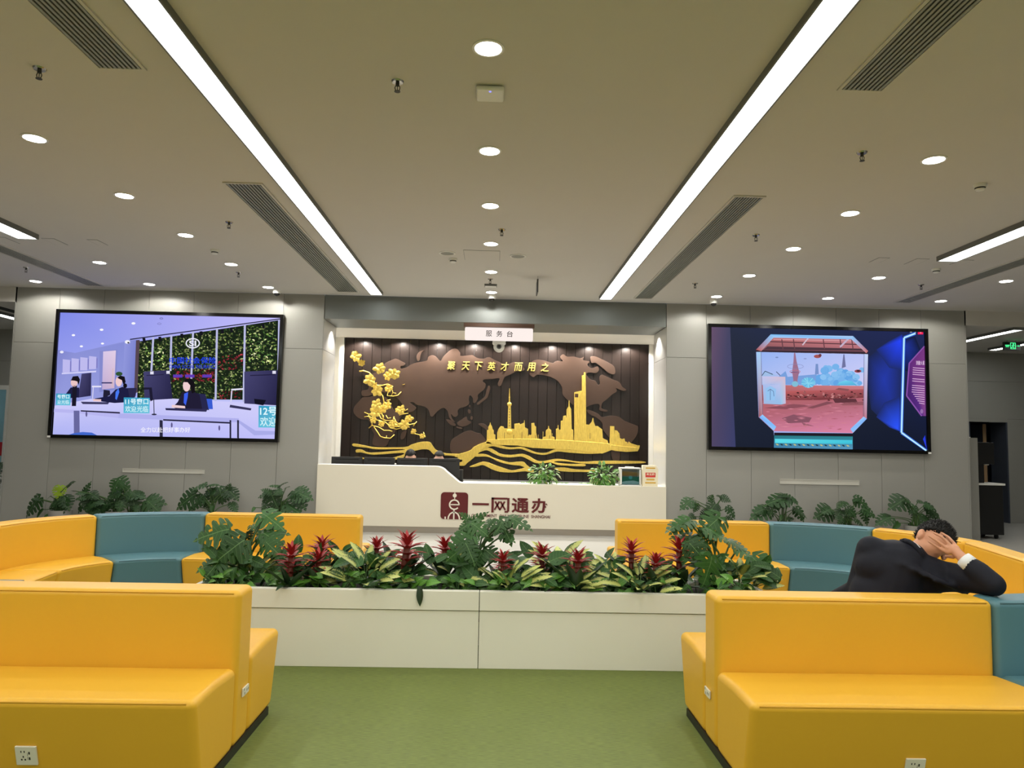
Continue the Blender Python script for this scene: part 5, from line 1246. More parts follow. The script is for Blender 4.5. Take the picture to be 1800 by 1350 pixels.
RC = 1.25                     # radius of the backrest centre line in the curves
def lin_frames(p, q, u, n=4): return [((p[0] + (q[0] - p[0]) * i / n, p[1] + (q[1] - p[1]) * i / n), u) for i in range(n + 1)]
for s, side, FY0, BY0, xef, xcf, xeb, xcb in ((-1, 'left', 3.66, 7.14, -1.185, -2.6, -1.25, -2.72), (1, 'right', 3.71, 7.2, 1.105, 2.49, 1.22, 2.71)):
    xe = xef
    cf = FY0 + RC; cb = BY0 - RC
    ga = 0.0015
    fr = bench('straight yellow bench section at the front %s with sockets on its side' % side, lin_frames((xef, FY0), (xcf - s * ga, FY0), (0, -1), 6), 'yellow')
    rr_ = bench('straight yellow bench section at the rear %s before the reception desk' % side, lin_frames((xeb, BY0), (xcb - s * ga, BY0), (0, 1), 6), 'yellow')
    m = (lambda a: a) if s > 0 else (lambda a: 180 - a)
    e = 0.08
    bench('curved teal bench section at the front %s corner' % side, arc_frames(xcf, cf, m(-90 + e), m(-45 - e), RC, 10), 'teal')
    bench('curved yellow bench section at the front %s corner next to the straight side' % side, arc_frames(xcf, cf, m(-45 + e), m(-e), RC, 10), 'yellow')
    bench('straight yellow bench section along the outer %s side' % side, lin_frames((xcf + s * RC, cf + ga), (xcb + s * RC, cb - ga), (s, 0), 4), 'yellow')
    bench('curved yellow bench section at the rear %s corner next to the straight side' % side, arc_frames(xcb, cb, m(e), m(45 - e), RC, 10), 'yellow')
    bench('curved teal bench section at the rear %s corner' % side, arc_frames(xcb, cb, m(45 + e), m(90 - e), RC, 10), 'teal')
    # sockets: one on the front face, one on the end of the backrest
    ang = math.atan2(SLANT, SEAT_Z - GAP)
    nrm = Vector((0, -math.cos(ang), -math.sin(ang))); upv = Vector((0, -math.sin(ang), math.cos(ang)))
    zc = 0.215
    yc = FY0 - BT / 2 - SD + SLANT * (SEAT_Z - zc) / (SEAT_Z - GAP)
    xo = atz(46, 1328, zc).x if s < 0 else atz(1612, 1345, zc).x
    xo = at(46, 1328, yc).x if s < 0 else at(1611, 1345, yc).x
    zo = at(46, 1328, yc).z if s < 0 else at(1611, 1351, yc).z
    yc = FY0 - BT / 2 - SD + SLANT * (SEAT_Z - zo) / (SEAT_Z - GAP)
    outlet(fr, (xo, yc, zo), (1, 0, 0), upv, nrm)
    outlet(fr, (xe - s * 0.001, FY0 + 0.02, 0.27), (0, 1 if s < 0 else -1, 0), (0, 0, 1), (-s, 0, 0), 0.085, 0.04, True)

# small grey ledge tucked at the left end of the front bench
t = thing('side_ledge', 'thin grey shelf edge behind the front left bench at the photo edge', 'shelf', (-2.75, 4.25, 0))
box('shelf_top', 'luminaire_grey', -2.95, -2.62, 4.19, 4.24, 0.655, 0.67, t, bevel=0.003)
MB().tube([(-2.75, 4.21, 0.426), (-2.75, 4.21, 0.655)], 0.015, 10).build('stand', 'steel', t)
MB().lathe([(0, 0.426), (0.1, 0.426), (0.1, 0.436), (0, 0.436)], (-2.75, 4.21, 0), 16).build('foot', 'steel', t)

# ------------------------------------------------------------------ planter
PX0, PX1, PY0, PY1 = -1.98, 1.9, 4.94, 5.52
pt = thing('planter', 'long white rectangular planter in the middle between the benches', 'planter', (-0.05, 5.2, 0))
for x0, x1 in ((PX0, -0.072), (-0.068, PX1)):
    MB().box(x0, x1, PY0, PY0 + 0.03, 0.004, 0.375).build('front_panel', 'planter_white', pt, bevel=0.002, seg=1)
    MB().box(x0, x1, PY0 - 0.012, PY0 + 0.045, 0.38, 0.505).build('rim', 'planter_white', pt, bevel=0.003)
    MB().box(x0, x1, PY1 - 0.03, PY1, 0.004, 0.375).build('back_panel', 'planter_white', pt)
    MB().box(x0, x1, PY1 - 0.045, PY1 + 0.012, 0.38, 0.505).build('rim', 'planter_white', pt, bevel=0.003)
for x0, x1 in ((PX0, PX0 + 0.03), (PX1 - 0.03, PX1)):
    MB().box(x0, x1, PY0 + 0.03, PY1 - 0.03, 0.004, 0.375).build('end_panel', 'planter_white', pt)
    MB().box(x0, x1, PY0 + 0.045, PY1 - 0.045, 0.38, 0.505).build('rim', 'planter_white', pt)
MB().box(PX0 + 0.02, PX1 - 0.02, PY0 + 0.02, PY1 - 0.02, 0.3, 0.46).build('soil', 'soil', pt)
# ------------------------------------------------------------------ leaves
def leaf_obj(name, m, vs, fs):
    me = bpy.data.meshes.new(name); me.from_pydata([tuple(v) for v in vs], [], fs); me.update()
    me.polygons.foreach_set('use_smooth', [True] * len(me.polygons))
    me.materials.append(MATS[m]); return me
def monstera_mesh(seed, m, fingers=6, cut=0.45):
    """split leaf, unit length along +y, blade in xy, curling down (-z) at tip and margins; petiole joins at the origin"""
    rnd = random.Random(seed)
    vs = []; fs = []
    def put(x, y):
        z = -0.30 * x * x - 0.22 * max(0, y) ** 2 - 0.25 * min(0, y) ** 2 + 0.05 * abs(x) + 0.012 * math.sin(9 * y + 5 * x)
        vs.append((x, y, z)); return len(vs) - 1
    def half(t):            # outline half width and forward sweep for parameter along the midrib, t in [-0.22, 1]
        u = (t + 0.24) / 1.24
        return 0.58 * (math.sin(math.pi * min(1, u ** 0.62)) ** 0.75) * (1.0 if u < 0.98 else 0.3)
    for s in (-1, 1):
        edges = [-0.22 + 1.16 * i / fingers for i in range(fingers + 1)]
        for i in range(fingers):
            a, b = edges[i], edges[i + 1]
            solid = i == 0
            ws = (0.0, 0.25, cut, 0.62, 0.84, 1.0)
            gs = (0.0, 0.0, 0.0, 0.11, 0.14, 0.27)
            rows_ = []
            for w, g in zip(ws, gs):
                if solid: g = 0.0
                row = []
                for e, tt in ((0, a + (b - a) * g), (1, (a + b) / 2), (2, b - (b - a) * g)):
                    mid = max(0.0, min(1.0, tt))
                    hw = half(tt) * (1.03 if e == 1 else 0.97)
                    x = s * hw * w * (1 + rnd.uniform(-0.04, 0.04) * (w > 0.9))
                    y = mid + (tt - mid) * min(1, w * 1.3) + 0.20 * w * w * (0.5 - tt * 0.25)
                    row.append(put(x, y))
                rows_.append(row)
            for k in range(len(ws) - 1):
                for e in range(2):
                    if not solid and k == 1 and e == 0 and i % 2 == 1: continue      # holes near the midrib
                    q = (rows_[k][e], rows_[k][e + 1], rows_[k + 1][e + 1], rows_[k + 1][e])
                    fs.append(q if s < 0 else q[::-1])
        # tip
        a = edges[-1]
        p = [put(0, a), put(s * half(a) * 0.95, a + 0.05), put(0, 1.12)]
        fs.append(tuple(p) if s < 0 else tuple(p[::-1]))
    return leaf_obj('monstera_leaf', m, vs, fs)
def blade_mesh(name, m, prof, droop=0.3, fold=0.25, nseg=6):
    """simple leaf: prof(t) half width; unit length along +y"""
    vs = []; fs = []
    for i in range(nseg + 1):
        t = i / nseg; w = prof(t)
        for k in (-1, -0.5, 0, 0.5, 1):
            vs.append((k * w, t, fold * abs(k) * w - droop * t * t))
    for i in range(nseg):
        for k in range(4):
            fs.append((i * 5 + k, i * 5 + k + 1, (i + 1) * 5 + k + 1, (i + 1) * 5 + k))
    return leaf_obj(name, m, vs, fs)
LM = [monstera_mesh(1, 'leaf_monstera', 5, .36), monstera_mesh(2, 'leaf_monstera', 6, 0.34), monstera_mesh(3, 'leaf_monstera', 5, 0.45)]
LD = [monstera_mesh(4, 'leaf_monstera_dark', 5, .36), monstera_mesh(5, 'leaf_monstera_dark', 6, 0.34), monstera_mesh(6, 'leaf_monstera_dark', 5, 0.45)]
LL = monstera_mesh(7, 'leaf_lime', 6, 0.6)
LSTRAP = blade_mesh('strap_leaf', 'leaf_strap', lambda t: 0.075 * (0.75 + 0.5 * math.sin(math.pi * t)) * (1 - t ** 5) + 0.002, 0.55, 0.5, 7)
LSTRAP2 = blade_mesh('strap_leaf', 'leaf_strap', lambda t: 0.085 * (0.7 + 0.5 * math.sin(math.pi * t)) * (1 - t ** 5) + 0.002, 0.12, 0.5, 6)
LVAR = blade_mesh('variegated_leaf', 'leaf_variegated', lambda t: 0.17 * math.sin(math.pi * min(1, t ** 0.8 * 0.98 + 0.01)) ** 0.9 + 0.002, 0.25, 0.35, 7)
LHEART = blade_mesh('heart_leaf', 'leaf_bright', lambda t: 0.33 * math.sin(math.pi * min(1, (t * 0.9 + 0.1) ** 0.62)) ** 0.8 + 0.002, 0.25, 0.2, 6)
LHEARTD = blade_mesh('heart_leaf', 'leaf_monstera', lambda t: 0.33 * math.sin(math.pi * min(1, (t * 0.9 + 0.1) ** 0.62)) ** 0.8 + 0.002, 0.25, 0.2, 6)
LROUND = blade_mesh('round_leaf', 'leaf_monstera', lambda t: 0.40 * math.sin(math.pi * min(1, (t * 0.92 + 0.08) ** 0.7)) ** 0.7 + 0.002, 0.22, 0.15, 6)
LBRACT = blade_mesh('bract', 'bract', lambda t: 0.22 * (1 - t) ** 0.7 * (0.6 + 0.8 * t) + 0.004, 0.35, 0.4, 4)

def place(me, parent, base, d, n, length, width=1.0, name=None):
    """leaf object: from base along d, blade facing n"""
    d = Vector(d).normalized(); n = Vector(n); n = n - d * n.dot(d)
    if n.length < 1e-3: n = d.orthogonal()
    n.normalize(); s = d.cross(n)
    o = bpy.data.objects.new(name or me.name.split('.')[0], me); COL.objects.link(o); o.parent = parent
    b = Vector(base) - wloc(parent)
    M = Matrix(((s.x * width * length, d.x * length, n.x * length, b.x), (s.y * width * length, d.y * length, n.y * length, b.y), (s.z * width * length, d.z * length, n.z * length, b.z), (0, 0, 0, 1)))
    o.matrix_local = M
    return o
def petiole(parent, a, b, r=0.008, m='stem', bow=0.12):
    a, b = Vector(a), Vector(b); pts = []
    for i in range(7):
        t = i / 6
        p = a.lerp(b, t); p.z += bow * (b - a).length * math.sin(math.pi * t) * 0.6
        p.x -= (b.x - a.x) * 0.25 * math.sin(math.pi * t); p.y -= (b.y - a.y) * 0.25 * math.sin(math.pi * t)
        pts.append(p)
    return MB().tube(pts, [r * (1 - 0.35 * i / 6) for i in range(7)], 6).build('stem', m, parent, smooth=True)

def px_leaf(plant, meshes, root, base, tip, Y, face, width=1.0, ty=-0.06, r=0.008, rnd=random, stem=True, grow=1.1):
    """leaf whose petiole joint and tip are seen at these picture positions, standing at depth Y"""
    b = at(base[0], base[1], Y); t = at(tip[0], tip[1], Y + ty)
    d = t - b
    n = Vector((0, -1, 0)) * face + Vector((0, 0, 1)) * (1 - face) + Vector((rnd.uniform(-.45, .45), rnd.uniform(-.25, .25), rnd.uniform(-.1, .25)))
    me = meshes if not isinstance(meshes, list) else rnd.choice(meshes)
    lf = place(me, plant, b - d * 0.12, d, n, d.length * grow / 1.08, width)
    if stem: petiole(plant, root, b, r)
    return lf

# big split-leaf plants standing in the planter
def big_monstera(label, rootpx, leaves, Y0):
    root = at(rootpx[0], rootpx[1], Y0); root.z = 0.455
    t = thing('monstera', label, 'plant', root, 'split-leaf plants in the white planter')
    rnd = random.Random(hash(label) % 1000 if False else len(label))
    for i, (bx, by, tx, ty, face, w, dy) in enumerate(leaves):
        rt = Vector((root.x + rnd.uniform(-.05, .05), root.y + rnd.uniform(-.05, .05), 0.45))
        px_leaf(t, LM if w < 1.4 else [LROUND], rt, (bx, by), (tx, ty), Y0 + dy, face, w if w < 1.4 else w - 1.0, rnd=rnd, r=0.009)
    return t
big_monstera('large split-leaf plant at the left end of the white planter', (425, 1040), [
    (395, 932, 337, 944, .45, 1.0, -.12), (397, 930, 378, 952, .6, .8, -.10), (424, 953, 375, 985, .7, 1.05, -.2), (430, 948, 440, 925, .3, .8, .05),
    (462, 938, 505, 930, .3, .9, .08), (465, 905, 500, 925, .35, 1.0, .02), (468, 908, 446, 905, .3, .8, .04), (468, 940, 500, 960, .6, .9, -.05), (470, 955, 490, 975, .75, 1.1, -.15), (462, 935, 448, 952, .5, .9, .1),
    (383, 985, 342, 1000, .35, 1.0, -.15), (385, 988, 352, 1018, .6, 1.0, -.2), (412, 1000, 405, 1022, .75, 1.75, -.25), (425, 938, 398, 930, .2, .8, .1), (445, 985, 470, 995, .5, 1.7, -.15), (405, 960, 392, 985, .6, .9, -.05), (445, 925, 458, 938, .4, .8, .12)], 5.28)
big_monstera('large split-leaf plant in the middle of the planter before the logo', (835, 1040), [
    (826, 918, 812, 900, .75, .75, .0), (830, 918, 855, 900, .7, .5, .0), (826, 920, 805, 930, .5, .9, -.05), (832, 922, 858, 938, .6, 1.0, -.08), (830, 935, 795, 950, .5, 1.1, -.1), (828, 945, 842, 955, .6, 1.0, -.05),
    (822, 955, 786, 985, .65, 1.1, -.15), (820, 958, 838, 990, .7, 1.1, -.2), (882, 920, 868, 938, .6, 1.0, .0), (880, 918, 905, 955, .6, 1.05, .02), (900, 912, 938, 925, .3, .9, .05), (862, 915, 850, 930, .4, .9, .08), (885, 940, 905, 950, .5, .9, .03), (855, 968, 880, 985, .6, 1.0, .0), (845, 975, 828, 1000, .7, 1.0, -.12), (888, 975, 928, 990, .35, 1.75, -.05), (850, 935, 868, 950, .5, 1.0, .04)], 5.26)
big_monstera('large split-leaf plant at the right end of the white planter', (1265, 1040), [
    (1208, 915, 1168, 925, .35, 1.1, .0), (1210, 915, 1232, 918, .3, 1.0, .02), (1208, 917, 1178, 935, .45, .8, -.02), (1262, 912, 1228, 940, .45, .9, .05), (1268, 912, 1275, 915, .3, .9, .05), (1245, 930, 1288, 948, .35, 1.0, .0),
    (1208, 945, 1252, 955, .4, 1.0, -.05), (1205, 945, 1180, 940, .3, .8, -.03), (1215, 958, 1240, 985, .65, 1.15, -.2), (1214, 958, 1208, 980, .6, 1.0, -.16), (1250, 985, 1242, 1036, .8, 1.15, -.25), (1252, 985, 1278, 1000, .5, 1.0, -.1), (1285, 952, 1320, 965, .3, .9, .0), (1298, 965, 1330, 980, .5, 1.0, -.05), (1325, 985, 1358, 985, .3, 1.0, -.1), (1328, 985, 1366, 1025, .4, .9, -.12), (1240, 940, 1262, 958, .4, .9, .05)], 5.28)

# bromeliads: rosette of strap leaves and a red spike
def bromeliad(i, px, py, Y, size, label, lean=0.0, nl=9):
    rnd = random.Random(100 + i)
    top = at(px, py, Y)
    root = Vector((top.x - lean, Y + rnd.uniform(-.02, .02), 0.45))
    t = thing('bromeliad', label, 'plant', root, 'red-flowered bromeliads in the white planter')
    for k in range(nl):
        a = 2 * math.pi * k / nl + rnd.uniform(-.3, .3)
        up = rnd.uniform(0.8, 2.2) if math.sin(a) < -.3 else rnd.uniform(0.45, 1.5); L = rnd.uniform(0.26, 0.37) * size * (.75 if math.sin(a) < -.3 else 1)
        d = Vector((math.cos(a), math.sin(a), up))
        place(LSTRAP if up < 1.0 else LSTRAP2, t, root + Vector((0, 0, .02)), d, Vector((-math.cos(a) * up, -math.sin(a) * up, 1)), L, rnd.uniform(.9, 1.3))
    h = top - root
    MB().tube([root, root + h * 0.5 + Vector((lean * 0.1, 0, 0)), top - Vector((0, 0, .01))], [0.014, 0.018 * size, 0.02 * size], 8).build('flower_stalk', 'bract_base', t, smooth=True)
    nb = 0
    for ring, (cnt, up, L, zz) in enumerate(((5, 0.9, 0.085, -.13), (6, 0.7, 0.095, -.09), (6, 0.5, 0.10, -.055), (7, 0.75, 0.105, -.025), (6, 1.5, 0.09, .0), (5, 3.0, 0.08, .015))):
        for k in range(cnt):
            a = 2 * math.pi * (k + 0.5 * ring) / cnt + rnd.uniform(-.15, .15)
            d = Vector((math.cos(a), math.sin(a), up))
            place(LBRACT, t, top + Vector((0.008 * math.cos(a), 0.008 * math.sin(a), zz * size)), d, Vector((-math.cos(a) * up, -math.sin(a) * up, 1)), L * size * rnd.uniform(.9, 1.15), 1.0)
BR = [(512, 975, 5.06, 1.05, 'third bromeliad group of the planter', 'leftmost red bromeliad in the planter, beside the left split-leaf plant'),
      (566, 962, 5.3, 1.05, '', 'red bromeliad standing tallest behind another one left of the cream leaves'), (560, 985, 5.1, 1.0, '', 'orange-red bromeliad in front, just left of the cream-leaved plant'),
      (662, 962, 5.3, .95, '', 'red bromeliad rising right behind the cream-leaved plant'), (716, 958, 5.14, 1.25, '', 'largest red bromeliad with wide strap leaves, left of the logo'),
      (782, 963, 5.3, 1.05, '', 'red bromeliad half hidden at the left of the middle split-leaf plant'), (884, 985, 5.1, .85, '', 'small dark red bromeliad under the middle split-leaf plant'),
      (953, 975, 5.2, 1.0, '', 'red bromeliad just right of the middle split-leaf plant'), (1016, 985, 5.06, 1.05, '', 'open pink-red bromeliad standing right of the tall cream leaves'),
      (1110, 968, 5.2, 1.05, '', 'red bromeliad before the end of the rear right bench'), (1153, 990, 5.06, .95, '', 'low red bromeliad, second before the right split-leaf plant'),
      (1194, 966, 5.16, 1.1, '', 'red bromeliad touching the right split-leaf plant')]
for i, (px, py, Y, sz, _, lb) in enumerate(BR): bromeliad(i, px, py, Y, sz, lb, 0.05 if i == 4 else 0.0)
# one long leaf hanging over the rim belongs to the largest bromeliad
big = [o for o in COL.objects if o.name.startswith('bromeliad') and 'largest' in o.get('label', '')][0]
b0 = at(738, 1030, 4.93)
place(LSTRAP2, big, b0, (0.05, -0.25, -1), (0, -1, 0.1), 0.13, 1.7)

# cream-and-green variegated clumps
def variegated_plant(i, px, Y, n, size, spread, label, hz=0.0):
    rnd = random.Random(300 + i)
    root = at(px, 1035, Y); root.z = 0.45
    t = thing('variegated_plant', label, 'plant', root, 'cream and green variegated plants in the white planter')
    for k in range(n):
        a = rnd.uniform(0, 6.283); q = math.sqrt((k + 0.5) / n)
        up = 1.5 - 1.2 * q
        base = root + Vector((math.cos(a) * q * spread, math.sin(a) * q * spread * 0.7, 0.04 + hz + (1 - q) * 0.12 * size + rnd.uniform(0, .05)))
        d = Vector((math.cos(a), math.sin(a) * 0.8 - 0.15, up))
        place(LVAR, t, base, d, Vector((-math.cos(a) * up * .6, -0.9 - math.sin(a) * up * .4, 1)), rnd.uniform(.13, .18) * size, rnd.uniform(.9, 1.2))
        if k % 2 == 0: petiole(t, root, base, 0.005)
for i, a in enumerate([(440, 5.3, 16, 1.0, .16, 'dark variegated clump behind the left split-leaf plant'), (642, 5.12, 30, 1.15, .2, 'big bright cream variegated clump left of the middle of the planter'), (895, 5.05, 20, .95, .17, 'low variegated clump under the small dark red bromeliad'),
                       (985, 5.3, 18, 1.35, .13, 'tall pointed variegated clump right of the planter joint'), (1005, 5.06, 16, 1.0, .13, 'yellow-green variegated clump at the front rim below the open bromeliad'), (1125, 5.05, 20, .95, .16, 'low variegated clump at the front rim near the right bench'), (1075, 5.25, 14, 1.0, .15, 'variegated clump between the open bromeliad and the rear right bench'), (1300, 5.2, 16, 1.1, .17, 'variegated clump at the far right end of the planter'), (800, 5.28, 12, 1.0, .15, 'shaded variegated clump at the root of the middle split-leaf plant')]):
    variegated_plant(i, *a)
# low green creepers along the front rim
def creeper(i, px, n, label):
    rnd = random.Random(500 + i)
    root = at(px, 1040, 5.03); root.z = 0.45
    t = thing('creeper', label, 'plant', root, 'low green creepers along the front rim of the planter')
    for k in range(n):
        x = rnd.uniform(-.14, .14); y = rnd.uniform(-.03, .16); z = rnd.uniform(.015, .13)
        base = root + Vector((x, y, z))
        a = rnd.uniform(-2.8, -0.3)
        d = Vector((math.cos(a), math.sin(a) * 0.6, rnd.uniform(-.3, .9)))
        place(LHEART if rnd.random() < .6 else LHEARTD, t, base, d, Vector((rnd.uniform(-.3, .3), -0.8, 1)), rnd.uniform(.06, .11), rnd.uniform(.8, 1.1))
        if k % 2 == 0: petiole(t, root + Vector((x * .3, y * .3, 0)), base, 0.004)
def filler(i, px, label):
    rnd = random.Random(700 + i)
    root = at(px, 1030, 5.28); root.z = 0.45
    t = thing('foliage_plant', label, 'plant', root, 'dark green foliage plants filling the planter')
    for k in range(20):
        base = root + Vector((rnd.uniform(-.13, .13), rnd.uniform(-.2, .14), rnd.uniform(.04, .24)))
        a = rnd.uniform(0, 6.283)
        place(LROUND if rnd.random() < .5 else LHEARTD, t, base, (math.cos(a), math.sin(a) * .6 - .3, rnd.uniform(-.1, 1.1)), (rnd.uniform(-.4, .4), -0.9, .8), rnd.uniform(.1, .16), rnd.uniform(.6, .9))
        if k % 2 == 0: petiole(t, root, base, 0.004)
for i, px in enumerate(range(400, 1330, 84)):
    filler(i, px, 'dark green leafy plant filling the planter bed, %s from the left end' % ORD[i])
for i, px in enumerate(range(385, 1300, 70)):
    creeper(i, px, 24, 'low heart-leaved green creeper at the planter rim, %s from the left end' % ORD[i])

# split-leaf plants standing along the screen walls
def wall_monstera(label, rootpx, pot_w, leaves, Y0=11.62, lime=(), scale=1.0):
    root = at(rootpx[0], rootpx[1], Y0); root.z = 0.30
    t = thing('potted_monstera', label, 'plant', (root.x, Y0, 0), 'split-leaf plants along the screen walls')
    MB().lathe([(0.0, 0.0), (0.13, 0.0), (0.17, 0.3), (0.15, 0.3), (0.14, 0.27), (0.0, 0.27)], (root.x, Y0, 0), 20).build('pot', 'pot_grey', t, smooth=True, sharp=40)
    MB().lathe([(0.0, 0.262), (0.145, 0.262), (0.145, 0.275), (0.0, 0.28)], (root.x, Y0, 0), 16).build('soil', 'soil', t)
    rnd = random.Random(len(label) * 7 + int(rootpx[0]))
    for i, (bx, by, tx, ty, face, w) in enumerate(leaves):
        rt = Vector((root.x + rnd.uniform(-.06, .06), Y0 + rnd.uniform(-.05, .05), 0.27))
        dy = rnd.uniform(-.16, .12)
        ms = LD if w < 1.4 else [LROUND]
        if i in lime: ms = [LL]
        px_leaf(t, ms, rt, (bx, by), (tx, ty), Y0 + dy, face, w if w < 1.4 else w - 1, ty=-0.05, r=0.009, rnd=rnd, grow=1.3)
def Za(l): return [(30 + a / 6.667, 830 + b / 6.667, 30 + c / 6.667, 830 + d / 6.667, e, f) for a, b, c, d, e, f in l]
def Zb(l): return [(290 + a / 6.667, 830 + b / 6.667, 290 + c / 6.667, 830 + d / 6.667, e, f) for a, b, c, d, e, f in l]
def Zc(l): return [(1190 + a / 3.75, 850 + b / 3.75, 1190 + c / 3.75, 850 + d / 3.75, e, f) for a, b, c, d, e, f in l]
wall_monstera('split-leaf plant with one lime leaf at the far left of the left wall', (105, 915), .2, Za([(500, 180, 460, 300, .8, 1.1), (245, 320, 85, 480, .6, 1.0), (255, 315, 190, 300, .3, .8), (300, 440, 215, 530, .7, 1.7), (510, 320, 480, 490, .75, 1.2), (520, 325, 380, 380, .5, 1.0), (605, 150, 560, 180, .4, 1.0), (600, 150, 650, 105, .4, .8), (560, 300, 600, 420, .7, 1.0), (390, 280, 340, 310, .3, .8), (360, 500, 300, 545, .5, 1.7), (470, 400, 420, 500, .7, 1.1)]), lime=(0,))
wall_monstera('broad split-leaf plant beside the lime-leaved one on the left wall', (205, 915), .2, Za([(790, 240, 690, 240, .4, .8), (790, 240, 840, 140, .6, .5), (680, 220, 630, 205, .3, .8), (860, 250, 935, 290, .4, 1.0), (800, 290, 690, 300, .4, 1.0), (820, 310, 700, 440, .6, 1.0), (880, 320, 860, 470, .7, 1.2), (900, 360, 990, 350, .5, 1.0), (930, 420, 1060, 480, .5, 1.2), (1000, 400, 1080, 350, .5, 1.0), (850, 380, 900, 480, .6, 1.0)]))
wall_monstera('tall split-leaf plant third from the left on the left wall', (228, 915), .2, Za([(1180, 110, 1110, 220, .75, 1.2), (1185, 110, 1290, 190, .6, 1.0), (1180, 230, 1050, 290, .5, 1.1), (1200, 250, 1140, 400, .7, 1.1), (1345, 260, 1380, 410, .75, 1.2), (1350, 255, 1480, 270, .4, 1.0), (1345, 250, 1290, 330, .6, 1.0), (1540, 340, 1700, 350, .5, 1.0), (1540, 345, 1650, 450, .7, 1.0), (1535, 335, 1620, 280, .5, .8), (1230, 360, 1190, 460, .6, 1.0), (1420, 400, 1380, 470, .6, 1.0), (1100, 380, 1010, 440, .5, 1.0), (1480, 400, 1500, 470, .6, 1.0)]))
wall_monstera('split-leaf plant behind the teal and yellow rear left bench', (370, 915), .2, Zb([(460, 140, 310, 190, .35, .9), (520, 150, 620, 130, .3, .8), (340, 270, 140, 390, .5, 1.0), (420, 300, 300, 420, .6, 1.1), (440, 310, 470, 400, .6, 1.0), (570, 210, 450, 250, .4, 1.0), (580, 220, 560, 350, .7, 1.1), (640, 200, 680, 340, .6, 1.0), (740, 210, 850, 290, .5, 1.1), (740, 200, 760, 150, .6, .9), (720, 250, 640, 350, .6, 1.0), (330, 400, 270, 460, .5, 1.7), (790, 370, 840, 460, .6, .8), (560, 400, 540, 470, .6, 1.7), (360, 210, 310, 240, .4, .9)]))
wall_monstera('split-leaf plant nearest the reception desk on the left wall', (495, 915), .2, Zb([(1330, 160, 1230, 145, .3, .8), (1340, 160, 1410, 105, .3, .8), (1240, 250, 1110, 270, .5, 1.0), (1245, 250, 1130, 340, .6, 1.1), (1250, 260, 1300, 400, .7, 1.1), (1240, 240, 1150, 195, .5, .9), (1360, 220, 1280, 250, .5, 1.0), (1420, 180, 1450, 160, .3, .9), (1540, 240, 1440, 290, .5, 1.0), (1545, 240, 1700, 290, .5, 1.1), (1545, 245, 1640, 400, .6, 1.0), (1430, 380, 1350, 460, .6, 1.2), (1440, 390, 1580, 460, .5, 1.2), (1180, 380, 1130, 440, .5, 1.0), (1050, 415, 1020, 460, .5, 1.7), (1280, 400, 1180, 460, .6, 1.0)]))
wall_monstera('split-leaf plant nearest the reception desk on the right wall', (1255, 925), .2, Zc([(85, 115, 30, 155, .5, 1.0), (90, 100, 105, 90, .4, .9), (130, 135, 120, 180, .6, 1.0), (220, 110, 240, 75, .4, .9), (300, 90, 350, 110, .5, 1.0), (300, 90, 270, 75, .4, .9), (250, 140, 210, 190, .7, 1.1), (260, 150, 280, 190, .7, 1.0), (340, 160, 385, 215, .5, 1.0), (200, 195, 160, 225, .6, 1.0), (230, 200, 220, 235, .6, 1.0), (330, 220, 370, 235, .4, 1.0), (110, 215, 80, 235, .5, 1.0)]))
wall_monstera('split-leaf plant second from the desk on the right wall', (1375, 925), .2, Zc([(710, 95, 600, 115, .4, 1.0), (715, 90, 790, 105, .4, 1.0), (715, 95, 680, 150, .6, 1.0), (640, 130, 620, 200, .6, .9), (590, 175, 500, 210, .5, 1.0), (570, 170, 520, 185, .4, .9), (780, 165, 855, 205, .5, 1.0), (790, 170, 840, 235, .6, .9), (690, 210, 680, 240, .6, 1.7), (760, 100, 800, 130, .4, .9), (700, 80, 740, 80, .3, .8), (750, 225, 740, 245, .5, 1.0)]))
wall_monstera('split-leaf plant third from the desk on the right wall', (1490, 930), .2, Zc([(1100, 125, 1060, 150, .4, 1.0), (1110, 120, 1140, 135, .4, .9), (1000, 180, 925, 215, .5, 1.1), (1010, 170, 960, 185, .4, 1.0), (1080, 180, 1050, 220, .6, 1.1), (1130, 170, 1180, 210, .6, 1.1), (1140, 190, 1120, 240, .7, 1.0), (1180, 105, 1260, 140, .4, 1.0), (1190, 100, 1165, 110, .3, .8), (1240, 170, 1310, 210, .5, 1.0), (1235, 185, 1265, 260, .6, .9), (1090, 230, 1070, 260, .6, 1.0), (1180, 240, 1230, 270, .5, 1.0)]))
wall_monstera('split-leaf plant farthest right on the right wall, behind the seated man', (1610, 945), .2, Zc([(1490, 110, 1415, 150, .5, 1.1), (1500, 105, 1540, 120, .4, 1.0), (1490, 90, 1520, 85, .3, .8), (1590, 115, 1630, 125, .4, .9), (1640, 140, 1700, 160, .5, 1.0), (1650, 150, 1740, 210, .5, 1.0), (1660, 160, 1700, 220, .6, 1.0), (1600, 210, 1590, 270, .7, 1.1), (1640, 220, 1660, 270, .6, 1.0), (1400, 225, 1325, 250, .5, 1.0), (1400, 215, 1370, 205, .3, .8), (1460, 260, 1430, 300, .6, 1.7), (1690, 240, 1740, 280, .6, 1.0), (1540, 270, 1580, 310, .6, 1.1), (1560, 150, 1540, 190, .5, 1.0)]))
